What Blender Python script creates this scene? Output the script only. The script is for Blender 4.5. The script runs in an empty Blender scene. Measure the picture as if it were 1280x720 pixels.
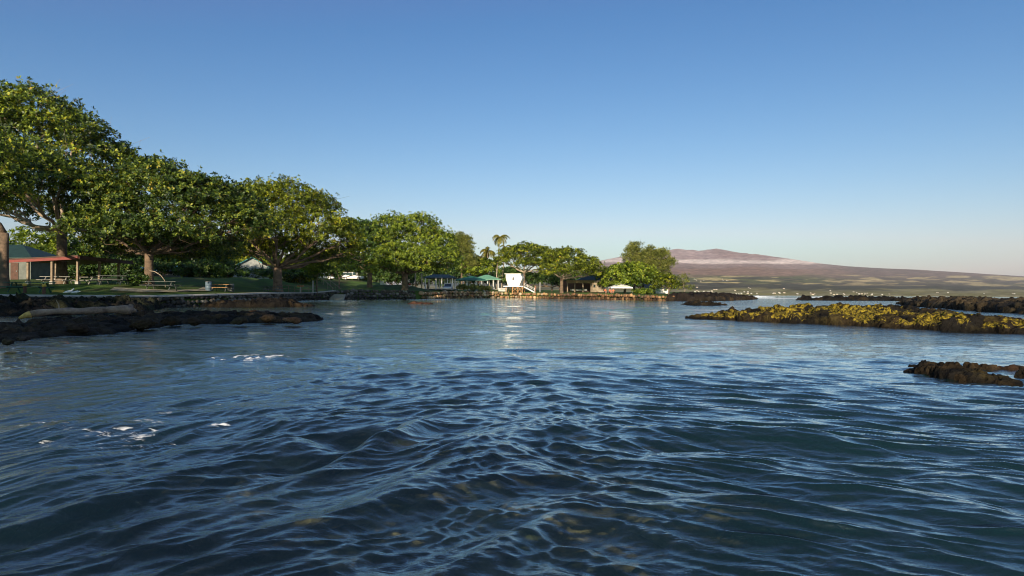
import bpy, math, random
import numpy as np
from mathutils import Vector, Matrix
R = math.radians
rng = np.random.default_rng(7)
random.seed(7)
sc = bpy.context.scene
COL = sc.collection
PI = math.pi

# ------------------------------------------------------------------ camera
F = 711.0; CH = 1.10                       # focal length in photo pixels, eye height over the water
ROLL = 0.0060; HY = 7.0
cam_d = bpy.data.cameras.new('camera'); cam = bpy.data.objects.new('camera', cam_d); COL.objects.link(cam)
cam.location = (0, 0, CH)
cam.rotation_euler = (Matrix.Rotation(R(90), 4, 'X') @ Matrix.Rotation(ROLL, 4, 'Z')).to_euler()
cam_d.lens = 36.0*F/1280.0; cam_d.sensor_width = 36.0
cam_d.shift_y = HY/1280.0
cam_d.clip_start = 0.05; cam_d.clip_end = 60000
sc.camera = cam

# ------------------------------------------------------------------ sky and sun
SUN_EL = R(16.0)
SUN_AZ = R(190.0)                          # compass bearing of the sun, clockwise from +Y (behind the camera, to its left)
w = bpy.data.worlds.new('World'); sc.world = w; w.use_nodes = True
nt = w.node_tree; nt.nodes.clear()
sky = nt.nodes.new('ShaderNodeTexSky'); sky.sky_type = 'NISHITA'; sky.sun_disc = False
sky.sun_elevation = SUN_EL; sky.sun_rotation = SUN_AZ
sky.air_density = 1.0; sky.dust_density = 1.3; sky.ozone_density = 3.0; sky.altitude = 0
bg = nt.nodes.new('ShaderNodeBackground'); bg.inputs[1].default_value = 0.105
wo = nt.nodes.new('ShaderNodeOutputWorld')
# the photograph's contrast and white balance, the same over the whole sky
g0 = nt.nodes.new('ShaderNodeMix'); g0.data_type = 'RGBA'; g0.blend_type = 'MULTIPLY'; g0.inputs[0].default_value = 1; g0.inputs[7].default_value = (.1, .1, .1, 1)
nt.links.new(sky.outputs[0], g0.inputs[6])
sp_s = nt.nodes.new('ShaderNodeSeparateColor'); cb_s = nt.nodes.new('ShaderNodeCombineColor'); nt.links.new(g0.outputs[2], sp_s.inputs[0])
for k, (pw, gn) in enumerate(((1.80, 27.2), (1.30, 11.7), (.95, 8.75))):
    mn = nt.nodes.new('ShaderNodeMath'); mn.operation = 'MINIMUM'; mn.inputs[1].default_value = (.355, .8, .8)[k]
    pn = nt.nodes.new('ShaderNodeMath'); pn.operation = 'POWER'; pn.inputs[1].default_value = pw
    mu = nt.nodes.new('ShaderNodeMath'); mu.operation = 'MULTIPLY'; mu.inputs[1].default_value = gn
    nt.links.new(sp_s.outputs[k], mn.inputs[0])
    mx_ = nt.nodes.new('ShaderNodeMath'); mx_.operation = 'MAXIMUM'; mx_.inputs[1].default_value = (.114, .155, .215)[k]; nt.links.new(mn.outputs[0], mx_.inputs[0]); mn = mx_
    nt.links.new(mn.outputs[0], pn.inputs[0]); nt.links.new(pn.outputs[0], mu.inputs[0]); nt.links.new(mu.outputs[0], cb_s.inputs[k])
nt.links.new(cb_s.outputs[0], bg.inputs[0])
nt.links.new(bg.outputs[0], wo.inputs[0])
sd = bpy.data.lights.new('sun', 'SUN'); sd.energy = 5.0; sd.angle = R(0.5); sd.color = (1.0, 0.83, 0.62)
so = bpy.data.objects.new('sun', sd); COL.objects.link(so)
sv = Vector((math.sin(SUN_AZ)*math.cos(SUN_EL), math.cos(SUN_AZ)*math.cos(SUN_EL), math.sin(SUN_EL)))
so.rotation_euler = sv.to_track_quat('Z', 'Y').to_euler()
so.location = (-30, -40, 40)
sc.view_settings.view_transform = 'Standard'; sc.view_settings.look = 'None'
sc.view_settings.exposure = 0.60; sc.view_settings.gamma = 1.0
sc.cycles.filter_width = 1.05

# ------------------------------------------------------------------ helpers
def P(px, py, d):
    """the point at forward distance d that the photograph shows at pixel (px, py)"""
    dx = px-640.0; dy = py-360.0
    u = dx + ROLL*dy; v = dy - ROLL*dx
    return Vector((u/F*d, d, CH + (HY-v)/F*d))
def G(px, py, z=0.0):
    """the point of the level z seen at pixel"""
    dx = px-640.0; dy = py-360.0
    v = dy - ROLL*dx - HY
    d = (CH-z)*F/max(v, 0.5)
    return Vector(((dx+ROLL*dy)/F*d, d, z))

def h2(ix, iy, s=0):
    n = (ix.astype(np.int64)*374761393 + iy.astype(np.int64)*668265263 + s*982451653) & 0x7fffffff
    n = ((n ^ (n >> 13))*1274126177) & 0x7fffffff
    return ((n ^ (n >> 16)) & 0xffffff)/float(0xffffff)
def vn(x, y, s=0):
    ix = np.floor(x); iy = np.floor(y); fx = x-ix; fy = y-iy
    fx = fx*fx*(3-2*fx); fy = fy*fy*(3-2*fy)
    a = h2(ix, iy, s); b = h2(ix+1, iy, s); c = h2(ix, iy+1, s); d = h2(ix+1, iy+1, s)
    return (a*(1-fx)+b*fx)*(1-fy)+(c*(1-fx)+d*fx)*fy
def fbm(x, y, s=0, o=4):
    r = 0; a = .5; t = 0
    for k in range(o):
        r = r + a*vn(x*2**k+k*17.3, y*2**k-k*9.1, s+k); t += a; a *= .5
    return r/t
def worley(x, y, s=0):
    ix = np.floor(x); iy = np.floor(y); f1 = np.full(x.shape, 9.0); f2 = np.full(x.shape, 9.0); idv = np.zeros(x.shape); tl = np.zeros(x.shape)
    for a in (-1, 0, 1):
        for b in (-1, 0, 1):
            cx = ix+a; cy = iy+b
            dx = cx+.15+.7*h2(cx, cy, s)-x; dy = cy+.15+.7*h2(cx, cy, s+5)-y
            d = np.sqrt(dx*dx+dy*dy); m = d < f1
            f2 = np.where(m, f1, np.minimum(f2, d)); idv = np.where(m, h2(cx, cy, s+9), idv); tl = np.where(m, -dx*(h2(cx, cy, s+13)-.5)*2-dy*(h2(cx, cy, s+17)-.5)*2, tl); f1 = np.where(m, d, f1)
    worley.tilt = tl
    return f1, f2, idv
def sstep(a, b, x):
    t = np.clip((x-a)/(b-a), 0, 1); return t*t*(3-2*t)

def fast(name, V, Fc, mat, parent=None, smooth=False, attrs=None):
    V = np.asarray(V, dtype=np.float32).reshape(-1, 3); Fc = np.asarray(Fc, dtype=np.int32)
    me = bpy.data.meshes.new(name)
    me.vertices.add(len(V)); me.vertices.foreach_set('co', V.ravel())
    n, k = Fc.shape
    me.loops.add(n*k); me.loops.foreach_set('vertex_index', Fc.ravel())
    me.polygons.add(n); me.polygons.foreach_set('loop_start', np.arange(0, n*k, k, dtype=np.int32))
    me.update(calc_edges=True)
    if smooth: me.polygons.foreach_set('use_smooth', np.ones(n, dtype=bool))
    for an, av in (attrs or {}).items():
        av = np.asarray(av, dtype=np.float32)
        if av.ndim == 2:
            at = me.color_attributes.new(an, 'FLOAT_COLOR', 'POINT')
            at.data.foreach_set('color', np.concatenate([av, np.ones((len(av), 1), np.float32)], 1).ravel())
        else:
            at = me.attributes.new(an, 'FLOAT', 'POINT'); at.data.foreach_set('value', av)
    if mat: me.materials.append(mat)
    o = bpy.data.objects.new(name, me); COL.objects.link(o)
    if parent: o.parent = parent
    return o
def gridf(nr, nc):
    i = np.arange(nr-1)[:, None]*nc + np.arange(nc-1)[None, :]
    return np.stack([i, i+1, i+nc+1, i+nc], -1).reshape(-1, 4)

class MB:
    def __init__(s): s.v = []; s.f = []
    def add(s, vs, fs):
        b = len(s.v); s.v += [tuple(x) for x in vs]; s.f += [tuple(b+i for i in f) for f in fs]
    def box(s, c, size, rz=0, rx=0, ry=0, taper=1.0):
        M = Matrix.Translation(Vector(c)) @ Matrix.Rotation(rz, 4, 'Z') @ Matrix.Rotation(ry, 4, 'Y') @ Matrix.Rotation(rx, 4, 'X')
        a, b, c2 = [q/2 for q in size]; vs = []
        for z in (-1, 1):
            t = taper if z > 0 else 1.0
            for (x, y) in ((-1, -1), (1, -1), (1, 1), (-1, 1)): vs.append(M @ Vector((x*a*t, y*b*t, z*c2)))
        s.add(vs, [(3, 2, 1, 0), (4, 5, 6, 7), (0, 1, 5, 4), (1, 2, 6, 5), (2, 3, 7, 6), (3, 0, 4, 7)])
    def tube(s, pts, rad, n=8, cap=True):
        pts = [Vector(p) for p in pts]; m = len(pts)
        if not hasattr(rad, '__len__'): rad = [rad]*m
        b = len(s.v); prev = None
        for i, p in enumerate(pts):
            t = (pts[min(i+1, m-1)]-pts[max(i-1, 0)]).normalized()
            ref = Vector((0, 0, 1)) if abs(t.z) < .9 else Vector((1, 0, 0))
            a = t.cross(ref).normalized() if prev is None else (prev - t*prev.dot(t)).normalized()
            prev = a; c = t.cross(a)
            for k in range(n):
                q = 2*PI*k/n; s.v.append(tuple(p+(a*math.cos(q)+c*math.sin(q))*rad[i]))
        for i in range(m-1):
            for k in range(n):
                s.f.append((b+i*n+k, b+i*n+(k+1) % n, b+(i+1)*n+(k+1) % n, b+(i+1)*n+k))
        if cap: s.f.append(tuple(b+k for k in range(n))[::-1]); s.f.append(tuple(b+(m-1)*n+k for k in range(n)))
    def build(s, name, mat, parent=None, smooth=False, bevel=0):
        me = bpy.data.meshes.new(name); me.from_pydata(s.v, [], s.f); me.update()
        if smooth: me.polygons.foreach_set('use_smooth', [True]*len(me.polygons))
        if mat: me.materials.append(mat)
        o = bpy.data.objects.new(name, me); COL.objects.link(o)
        if parent: o.parent = parent
        if bevel:
            m = o.modifiers.new('bevel', 'BEVEL'); m.width = bevel; m.segments = 2
        return o
def tag(o, label=None, cat=None, group=None, kind=None):
    if label: o['label'] = label
    if cat: o['category'] = cat
    if group: o['group'] = group
    if kind: o['kind'] = kind
    return o
def thing(name, loc, label, cat, group=None, rz=0):
    o = bpy.data.objects.new(name, None); COL.objects.link(o); o.empty_display_size = .3
    o.location = loc; o.rotation_euler = (0, 0, rz); return tag(o, label, cat, group)
def copy_tree(o, parent=None):
    c = o.copy(); COL.objects.link(c); c.parent = parent
    for ch in o.children: copy_tree(ch, c)
    return c

# ------------------------------------------------------------------ materials
def newmat(name):
    m = bpy.data.materials.new(name); m.use_nodes = True; t = m.node_tree; t.nodes.clear()
    o = t.nodes.new('ShaderNodeOutputMaterial'); return m, t, o
def N(t, ty, **kw):
    n = t.nodes.new(ty)
    for k, v in kw.items(): setattr(n, k, v)
    return n
def mat(name, c1, c2=None, rough=.75, scale=3.0, bump=.3, bscale=None, metal=0, spec=.4, c3=None, dist=.02):
    m, t, o = newmat(name); L = t.links.new
    p = N(t, 'ShaderNodeBsdfPrincipled'); p.inputs['Roughness'].default_value = rough; p.inputs['Metallic'].default_value = metal
    p.inputs['Specular IOR Level'].default_value = spec
    tc = N(t, 'ShaderNodeTexCoord')
    nz = N(t, 'ShaderNodeTexNoise'); nz.inputs['Scale'].default_value = scale; nz.inputs['Detail'].default_value = 6; nz.inputs['Roughness'].default_value = .65
    L(tc.outputs['Object'], nz.inputs['Vector'])
    cr = N(t, 'ShaderNodeValToRGB'); e = cr.color_ramp.elements
    c2 = c2 or tuple(x*.6 for x in c1)
    e[0].position = .35; e[0].color = (*c2, 1); e[1].position = .65; e[1].color = (*c1, 1)
    if c3: q = e.new(.78); q.color = (*c3, 1)
    L(nz.outputs['Fac'], cr.inputs['Fac']); L(cr.outputs['Color'], p.inputs['Base Color'])
    b = N(t, 'ShaderNodeTexNoise'); b.inputs['Scale'].default_value = bscale or scale*5; b.inputs['Detail'].default_value = 5
    L(tc.outputs['Object'], b.inputs['Vector'])
    bp = N(t, 'ShaderNodeBump'); bp.inputs['Strength'].default_value = bump; bp.inputs['Distance'].default_value = dist
    L(b.outputs['Fac'], bp.inputs['Height']); L(bp.outputs['Normal'], p.inputs['Normal'])
    L(p.outputs[0], o.inputs[0]); return m

def leafmat(name, cols, trans=.22, rough=.5):
    """leaf colour varies leaf by leaf with the attribute 'tone'"""
    m, t, o = newmat(name); L = t.links.new
    a = N(t, 'ShaderNodeAttribute', attribute_name='tone')
    cr = N(t, 'ShaderNodeValToRGB'); e = cr.color_ramp.elements; cols = [tuple(x*(1.12, 1.2, 1.0)[j] for j, x in enumerate(c)) for c in cols]
    e[0].position = .12; e[0].color = (*[x*.6 for x in cols[0]], 1); e[1].position = 1; e[1].color = (*cols[-1], 1)
    for i, c in enumerate(cols[1:-1]): q = e.new([.5, .80, .95][i]); q.color = (*[min(1, x*(1.0, 1.3, 1)[i]) for x in c], 1)
    L(a.outputs['Fac'], cr.inputs['Fac'])
    p = N(t, 'ShaderNodeBsdfPrincipled'); p.inputs['Roughness'].default_value = rough; p.inputs['Specular IOR Level'].default_value = .35
    L(cr.outputs['Color'], p.inputs['Base Color'])
    tr = N(t, 'ShaderNodeBsdfTranslucent')
    mc = N(t, 'ShaderNodeMix', data_type='RGBA'); mc.blend_type = 'MULTIPLY'; mc.inputs[0].default_value = 1
    L(cr.outputs['Color'], mc.inputs[6]); mc.inputs[7].default_value = (1.6, 1.5, .35, 1)
    L(mc.outputs[2], tr.inputs[0])
    mx = N(t, 'ShaderNodeMixShader'); mx.inputs[0].default_value = trans
    L(p.outputs[0], mx.inputs[1]); L(tr.outputs[0], mx.inputs[2]); L(mx.outputs[0], o.inputs[0]); return m

M = {}
M['bark'] = mat('bark', (.19, .13, .085), (.07, .05, .035), .9, 2.2, .6, 9, dist=.05)
M['palebark_and_sun'] = mat('pale_bark_and_sunlight', (.42, .34, .25), (.22, .17, .12), .9, 2.2, .5, 9, dist=.04)
M['leaf_almond'] = leafmat('leaf_almond', [(.014, .032, .005), (.070, .100, .012), (.24, .26, .025), (.42, .26, .035)])
M['leaf_shaded'] = leafmat('leaf_shaded', [(.014, .034, .006), (.050, .080, .012), (.15, .17, .022), (.34, .24, .035)])  # darker almond leaves for the shaded tree, shade put into the colour
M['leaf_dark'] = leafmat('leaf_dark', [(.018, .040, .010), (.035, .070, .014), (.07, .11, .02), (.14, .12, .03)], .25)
M['leaf_lime'] = leafmat('leaf_lime', [(.05, .085, .010), (.12, .16, .018), (.22, .25, .03), (.34, .27, .04)], .4)
M['leaf_gold'] = leafmat('leaf_gold', [(.030, .050, .006), (.105, .130, .012), (.25, .26, .022), (.40, .27, .03)], .4)
M['leaf_grey'] = leafmat('leaf_grey', [(.07, .085, .022), (.15, .16, .04), (.22, .21, .06), (.28, .22, .08)], .35)
M['leaf_palm'] = leafmat('leaf_palm', [(.06, .075, .015), (.12, .12, .02), (.22, .17, .03), (.30, .20, .05)], .35)
M['lava'] = mat('lava', (.050, .042, .034), (.018, .016, .014), .85, 1.6, .9, 7, c3=(.10, .075, .05), dist=.06)
M['wallstone'] = mat('wallstone', (.16, .14, .12), (.05, .045, .04), .9, 2.5, .8, 9, dist=.05)
M['warmstone'] = mat('warmstone', (.34, .20, .10), (.11, .07, .045), .9, 1.6, .8, 8, c3=(.42, .30, .19), dist=.05)
M['concrete'] = mat('concrete', (.42, .40, .36), (.28, .27, .25), .85, 3, .2)
M['lightwood'] = mat('lightwood', (.28, .22, .15), (.17, .12, .08), .8, 4, .5, 14)
M['log'] = mat('driftwood', (.36, .26, .18), (.15, .10, .07), .85, 3, .9, 12, c3=(.46, .38, .31), dist=.04)
M['rawwood'] = mat('split_wood', (.62, .42, .12), (.35, .22, .07), .8, 9, .5)
M['redpaint'] = mat('red_paint', (.22, .035, .025), (.15, .025, .02), .6, 3, .15)
M['brownpaint_and_shade'] = mat('brown_paint_and_shade', (.10, .045, .03), (.06, .03, .02), .7, 3, .2)
M['greenroof'] = mat('green_roof', (.02, .12, .085), (.014, .08, .055), .55, 2, .25)
M['paleroof'] = mat('pale_green_roof', (.16, .36, .24), (.11, .27, .18), .55, 2, .25)
M['tealroof'] = mat('teal_roof', (.06, .30, .32), (.04, .20, .22), .5, 2, .2)
M['darkteal'] = mat('dark_teal_roof', (.015, .042, .038), (.009, .027, .024), .6, 2, .3)
M['blueroof'] = mat('blue_roof', (.05, .22, .42), (.03, .14, .30), .5, 2, .2)
M['greywall'] = mat('grey_wall', (.16, .17, .155), (.10, .11, .10), .85, 1.2, .3)
M['cream'] = mat('cream_wall', (.34, .28, .20), (.17, .13, .09), .85, 1.5, .3)
M['white'] = mat('white_paint', (.80, .77, .72), (.70, .66, .60), .5, 2, .08)
M['whiteside'] = mat('white_board', (.74, .71, .66), (.62, .58, .52), .6, 2, .1)
M['canvas'] = mat('white_canvas', (.78, .76, .72), (.66, .64, .60), .7, 1.5, .2)
M['darkgreen'] = mat('green_table_paint', (.025, .10, .075), (.012, .055, .045), .6, 3, .3)
M['tablegrey'] = mat('weathered_table', (.36, .35, .31), (.20, .19, .17), .8, 3, .4)
M['darktable'] = mat('dark_table', (.10, .11, .10), (.05, .055, .05), .75, 3, .4)
M['yellow'] = mat('yellow_paint_and_light', (.62, .42, .06), (.45, .30, .04), .6, 4, .2)
M['orangewood_and_sun'] = mat('orange_wood_and_sunlight', (.48, .26, .10), (.28, .14, .06), .8, 4, .3)
M['metal'] = mat('galvanised_metal', (.45, .45, .43), (.33, .33, .32), .45, 5, .1, metal=.4)
M['glass'] = mat('dark_glass', (.02, .025, .03), (.015, .02, .02), .08, 2, 0, spec=.8)
M['rubber'] = mat('rubber', (.02, .02, .02), None, .8)
M['chrome'] = mat('grey_trim', (.3, .3, .3), None, .4)
M['bluebarrel'] = mat('blue_grey_barrel', (.12, .17, .22), (.08, .12, .16), .5)
M['skin'] = mat('skin', (.36, .19, .12), (.30, .15, .09), .6, 4, .05)
M['redcloth'] = mat('red_cloth', (.55, .05, .05), (.40, .03, .03), .8)
M['orangecloth'] = mat('orange_cloth', (.60, .16, .07), (.45, .10, .04), .8)
M['browncloth'] = mat('brown_cloth', (.28, .13, .07), (.18, .08, .05), .8)
M['darkcloth'] = mat('dark_cloth', (.04, .045, .06), None, .85)
M['hair'] = mat('hair', (.03, .02, .015), None, .6)
M['birdwhite'] = mat('white_feathers', (.72, .72, .74), (.55, .55, .58), .8, 6)

# grass
m, t, o = newmat('grass_ground'); L = t.links.new
p = N(t, 'ShaderNodeBsdfPrincipled'); p.inputs['Roughness'].default_value = .95; p.inputs['Specular IOR Level'].default_value = .1
g = N(t, 'ShaderNodeNewGeometry')
n1 = N(t, 'ShaderNodeTexNoise'); n1.inputs['Scale'].default_value = .18; n1.inputs['Detail'].default_value = 8; n1.inputs['Roughness'].default_value = .7
L(g.outputs['Position'], n1.inputs['Vector'])
cr = N(t, 'ShaderNodeValToRGB'); e = cr.color_ramp.elements
e[0].position = .36; e[0].color = (.075, .062, .032, 1); e[1].position = .64; e[1].color = (.085, .145, .028, 1); q = e.new(.5); q.color = (.060, .105, .026, 1)
L(n1.outputs['Fac'], cr.inputs['Fac']); L(cr.outputs[0], p.inputs['Base Color'])
n2 = N(t, 'ShaderNodeTexNoise'); n2.inputs['Scale'].default_value = 14; n2.inputs['Detail'].default_value = 4; L(g.outputs['Position'], n2.inputs['Vector'])
bp = N(t, 'ShaderNodeBump'); bp.inputs['Strength'].default_value = .8; bp.inputs['Distance'].default_value = .06
L(n2.outputs['Fac'], bp.inputs['Height']); L(bp.outputs[0], p.inputs['Normal']); L(p.outputs[0], o.inputs[0]); M['grass'] = m

# vertex coloured rock / terrain
def attrmat(name, rough=.9, bs=6, bstr=.8, dist=.05, nscale=5, spec=.2):
    m, t, o = newmat(name); L = t.links.new
    p = N(t, 'ShaderNodeBsdfPrincipled'); p.inputs['Roughness'].default_value = rough; p.inputs['Specular IOR Level'].default_value = spec
    a = N(t, 'ShaderNodeAttribute', attribute_name='col')
    g = N(t, 'ShaderNodeNewGeometry')
    n1 = N(t, 'ShaderNodeTexNoise'); n1.inputs['Scale'].default_value = nscale; n1.inputs['Detail'].default_value = 6; n1.inputs['Roughness'].default_value = .7
    L(g.outputs['Position'], n1.inputs['Vector'])
    mr = N(t, 'ShaderNodeMapRange'); mr.inputs[1].default_value = .3; mr.inputs[2].default_value = .7; mr.inputs[3].default_value = .55; mr.inputs[4].default_value = 1.45
    L(n1.outputs['Fac'], mr.inputs[0])
    vm = N(t, 'ShaderNodeVectorMath', operation='SCALE'); L(a.outputs['Color'], vm.inputs[0]); L(mr.outputs[0], vm.inputs['Scale'])
    L(vm.outputs[0], p.inputs['Base Color'])
    n2 = N(t, 'ShaderNodeTexNoise'); n2.inputs['Scale'].default_value = bs; n2.inputs['Detail'].default_value = 6; L(g.outputs['Position'], n2.inputs['Vector'])
    bp = N(t, 'ShaderNodeBump'); bp.inputs['Strength'].default_value = bstr; bp.inputs['Distance'].default_value = dist
    L(n2.outputs['Fac'], bp.inputs['Height']); L(bp.outputs[0], p.inputs['Normal']); L(p.outputs[0], o.inputs[0]); return m
M['rock'] = attrmat('rock', .85, 11, 1.0, .09, 7, .12)
t = M['rock'].node_tree; L = t.links.new; p = next(n for n in t.nodes if n.type == 'BSDF_PRINCIPLED'); src = p.inputs['Base Color'].links[0].from_socket
g = N(t, 'ShaderNodeNewGeometry'); am = N(t, 'ShaderNodeAttribute', attribute_name='moss')
nm = N(t, 'ShaderNodeTexNoise'); nm.inputs['Scale'].default_value = 8; nm.inputs['Detail'].default_value = 9; nm.inputs['Roughness'].default_value = .72; L(g.outputs['Position'], nm.inputs['Vector'])
ma = N(t, 'ShaderNodeMath', operation='ADD'); L(am.outputs['Fac'], ma.inputs[0]); L(nm.outputs['Fac'], ma.inputs[1])
mr = N(t, 'ShaderNodeMapRange'); mr.inputs[1].default_value = 1.02; mr.inputs[2].default_value = 1.12; L(ma.outputs[0], mr.inputs[0])
n5 = N(t, 'ShaderNodeTexNoise'); n5.inputs['Scale'].default_value = 14; n5.inputs['Detail'].default_value = 5; L(g.outputs['Position'], n5.inputs['Vector'])
cr = N(t, 'ShaderNodeValToRGB'); e = cr.color_ramp.elements; e[0].position = .35; e[0].color = (.09, .07, .012, 1); e[1].position = .62; e[1].color = (.29, .215, .022, 1); L(n5.outputs['Fac'], cr.inputs['Fac'])
mz_ = N(t, 'ShaderNodeMix', data_type='RGBA'); L(mr.outputs[0], mz_.inputs[0]); L(src, mz_.inputs[6]); L(cr.outputs[0], mz_.inputs[7]); L(mz_.outputs[2], p.inputs['Base Color'])
M['terrain'] = attrmat('terrain', 1.0, .02, .3, 4, .012, .0)
M['seabed'] = attrmat('seabed', .9, 8, .8, .04, 5, .1)

# water: clear over a shallow bed, darker with depth and at left, foam by attribute
m, t, o = newmat('water'); L = t.links.new
g = N(t, 'ShaderNodeNewGeometry')
def wnoise(scale, sx, sy, rot, detail=4, rough=.6, dist=0.0):
    mp = N(t, 'ShaderNodeMapping'); mp.inputs['Rotation'].default_value = (0, 0, rot); mp.inputs['Scale'].default_value = (sx, sy, 1)
    L(g.outputs['Position'], mp.inputs['Vector'])
    n = N(t, 'ShaderNodeTexNoise'); n.inputs['Scale'].default_value = scale; n.inputs['Detail'].default_value = detail; n.inputs['Roughness'].default_value = rough
    n.inputs['Distortion'].default_value = dist
    L(mp.outputs[0], n.inputs['Vector']); return n
na = wnoise(15.0, .55, 1.5, .25, 5, .6, .4); nb = wnoise(2.4, .5, 1.2, -.15, 5, .62, .3); nc = wnoise(.25, .5, 1.3, .1, 5, .6)
b1 = N(t, 'ShaderNodeBump'); b1.inputs['Strength'].default_value = 1; b1.inputs['Distance'].default_value = .0085; L(na.outputs['Fac'], b1.inputs['Height'])
# longer ripples come in with distance, where the mesh no longer carries them
cd = N(t, 'ShaderNodeVectorMath', operation='LENGTH'); L(g.outputs['Position'], cd.inputs[0])
f2 = N(t, 'ShaderNodeMapRange'); f2.inputs[1].default_value = 5; f2.inputs[2].default_value = 20; f2.inputs[3].default_value = 0; f2.inputs[4].default_value = 1; L(cd.outputs['Value'], f2.inputs[0])
b2 = N(t, 'ShaderNodeBump'); b2.inputs['Distance'].default_value = .085; L(f2.outputs[0], b2.inputs['Strength']); L(nb.outputs['Fac'], b2.inputs['Height']); L(b1.outputs[0], b2.inputs['Normal'])
f3 = N(t, 'ShaderNodeMapRange'); f3.inputs[1].default_value = 60; f3.inputs[2].default_value = 300; f3.inputs[3].default_value = 0; f3.inputs[4].default_value = 1; L(cd.outputs['Value'], f3.inputs[0])
b3 = N(t, 'ShaderNodeBump'); b3.inputs['Distance'].default_value = .26; L(f3.outputs[0], b3.inputs['Strength']); L(nc.outputs['Fac'], b3.inputs['Height']); L(b2.outputs[0], b3.inputs['Normal'])
gl = N(t, 'ShaderNodeBsdfGlossy'); gl.inputs['Color'].default_value = (.96, 1, .96, 1); gl.inputs['Roughness'].default_value = .04; L(b3.outputs[0], gl.inputs['Normal'])
fr = N(t, 'ShaderNodeFresnel'); fr.inputs['IOR'].default_value = 1.335; L(b3.outputs[0], fr.inputs['Normal'])
f1m = N(t, 'ShaderNodeMath', operation='SUBTRACT'); f1m.inputs[0].default_value = 1; L(fr.outputs[0], f1m.inputs[1])
fpw = N(t, 'ShaderNodeMath', operation='POWER'); L(f1m.outputs[0], fpw.inputs[0]); fpw.inputs[1].default_value = 2.9
fp = N(t, 'ShaderNodeMath', operation='SUBTRACT'); fp.inputs[0].default_value = 1; L(fpw.outputs[0], fp.inputs[1])
rf = N(t, 'ShaderNodeBsdfTransparent'); rf.inputs['Color'].default_value = (.66, .80, .74, 1)
df = N(t, 'ShaderNodeBsdfDiffuse'); df.inputs['Color'].default_value = (.003, .014, .015, 1)
dp = N(t, 'ShaderNodeAttribute', attribute_name='deep')
mb = N(t, 'ShaderNodeMixShader'); L(dp.outputs['Fac'], mb.inputs[0]); L(rf.outputs[0], mb.inputs[1]); L(df.outputs[0], mb.inputs[2])
ms = N(t, 'ShaderNodeMixShader'); L(fp.outputs[0], ms.inputs[0]); L(mb.outputs[0], ms.inputs[1]); L(gl.outputs[0], ms.inputs[2])
fo = N(t, 'ShaderNodeAttribute', attribute_name='foam')
nf = wnoise(9.0, .5, 1.6, .1, 6, .75, .8)
ad = N(t, 'ShaderNodeMath', operation='ADD'); L(fo.outputs['Fac'], ad.inputs[0]); L(nf.outputs['Fac'], ad.inputs[1])
fm = N(t, 'ShaderNodeMapRange'); fm.inputs[1].default_value = 1.02; fm.inputs[2].default_value = 1.12; L(ad.outputs[0], fm.inputs[0])
fd = N(t, 'ShaderNodeBsdfDiffuse'); fd.inputs['Color'].default_value = (.75, .76, .76, 1)
mf = N(t, 'ShaderNodeMixShader'); L(fm.outputs[0], mf.inputs[0]); L(ms.outputs[0], mf.inputs[1]); L(fd.outputs[0], mf.inputs[2]); L(mf.outputs[0], o.inputs[0])
M['water'] = m

# ------------------------------------------------------------------ shoreline and ground
# (px, forward distance, how far the land runs on behind it)
SH = [(-1e9, 0, 0)]
shore = [P(px, 380, d) for px, d in [(-260, 24), (-120, 28), (0, 32), (60, 34), (120, 36.5), (200, 41), (260, 45), (310, 51), (345, 61), (375, 78), (400, 86), (440, 94), (500, 101), (525, 106),
          (560, 124), (600, 136), (650, 143), (680, 137), (705, 131), (750, 119), (800, 108), (840, 101), (868, 99), (885, 108), (905, 122), (932, 141)]]
shore = [Vector((-10, -60, 0)), Vector((-14, -38, 0)), Vector((-12, -24, 0)), Vector((-17, -10, 0)), Vector((-26, 3, 0)), Vector((-29, 12, 0))] + shore
shore2 = []
for i in range(len(shore)-1):
    n = max(2, int((shore[i+1]-shore[i]).length/1.2))
    for k in range(n):
        p_ = shore[i].lerp(shore[i+1], k/n); shore2.append(p_)
shore2.append(shore[-1]); S = np.array([(p.x, p.y) for p in shore2])
ctrl = []
for px, py, d in [(0, 369.5, 33), (100, 370.3, 37), (200, 370.2, 42), (300, 367.6, 52), (335, 366.5, 56), (390, 366.2, 84), (440, 362, 98), (500, 363, 103), (530, 364, 110), (560, 363.8, 128), (600, 364.2, 142),
                  (655, 365.3, 146), (700, 366.8, 135), (750, 366.6, 123), (800, 368.5, 112), (845, 370.5, 104), (870, 372, 103), (932, 370, 143),
                  (30, 366, 40), (97, 355.5, 50), (185, 354, 49), (200, 345, 78), (345, 353, 74), (300, 347, 90), (430, 350, 128), (500, 356, 120), (560, 361, 138), (620, 362, 156), (690, 364, 150),
                  (760, 366, 130), (60, 349, 66), (260, 345, 100), (250, 360, 50), (300, 359, 62), (0, 352, 60)]:
    v = P(px, py, d); ctrl.append((v.x, v.y, v.z))
for (x, y, z) in [(-34, 0, .9), (-28, -25, .9), (-22, -60, 1), (-60, 0, 2.0), (-60, 20, 1.6), (-42, 22, 1.1), (-90, 60, 3.5), (-60, 140, 4), (0, 260, 3), (50, 220, 2), (-150, 0, 5), (-200, 200, 6), (100, 400, 3)]: ctrl.append((x, y, z))
ctrl = np.array(ctrl)
NSH = 18
SZ_px = [(-400, .85)]+[(q[0], P(*q).z) for q in [(0, 369.5, 33), (100, 370.3, 37), (200, 370.2, 42), (300, 367.6, 52), (335, 366.5, 56), (390, 366.2, 84), (440, 362, 98), (500, 363, 103), (530, 364, 110), (560, 363.8, 128), (600, 364.2, 142), (655, 365.3, 146), (700, 366.8, 135), (750, 366.6, 123), (800, 368.5, 112), (845, 370.5, 104), (870, 372, 103), (932, 370, 143)]]
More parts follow.
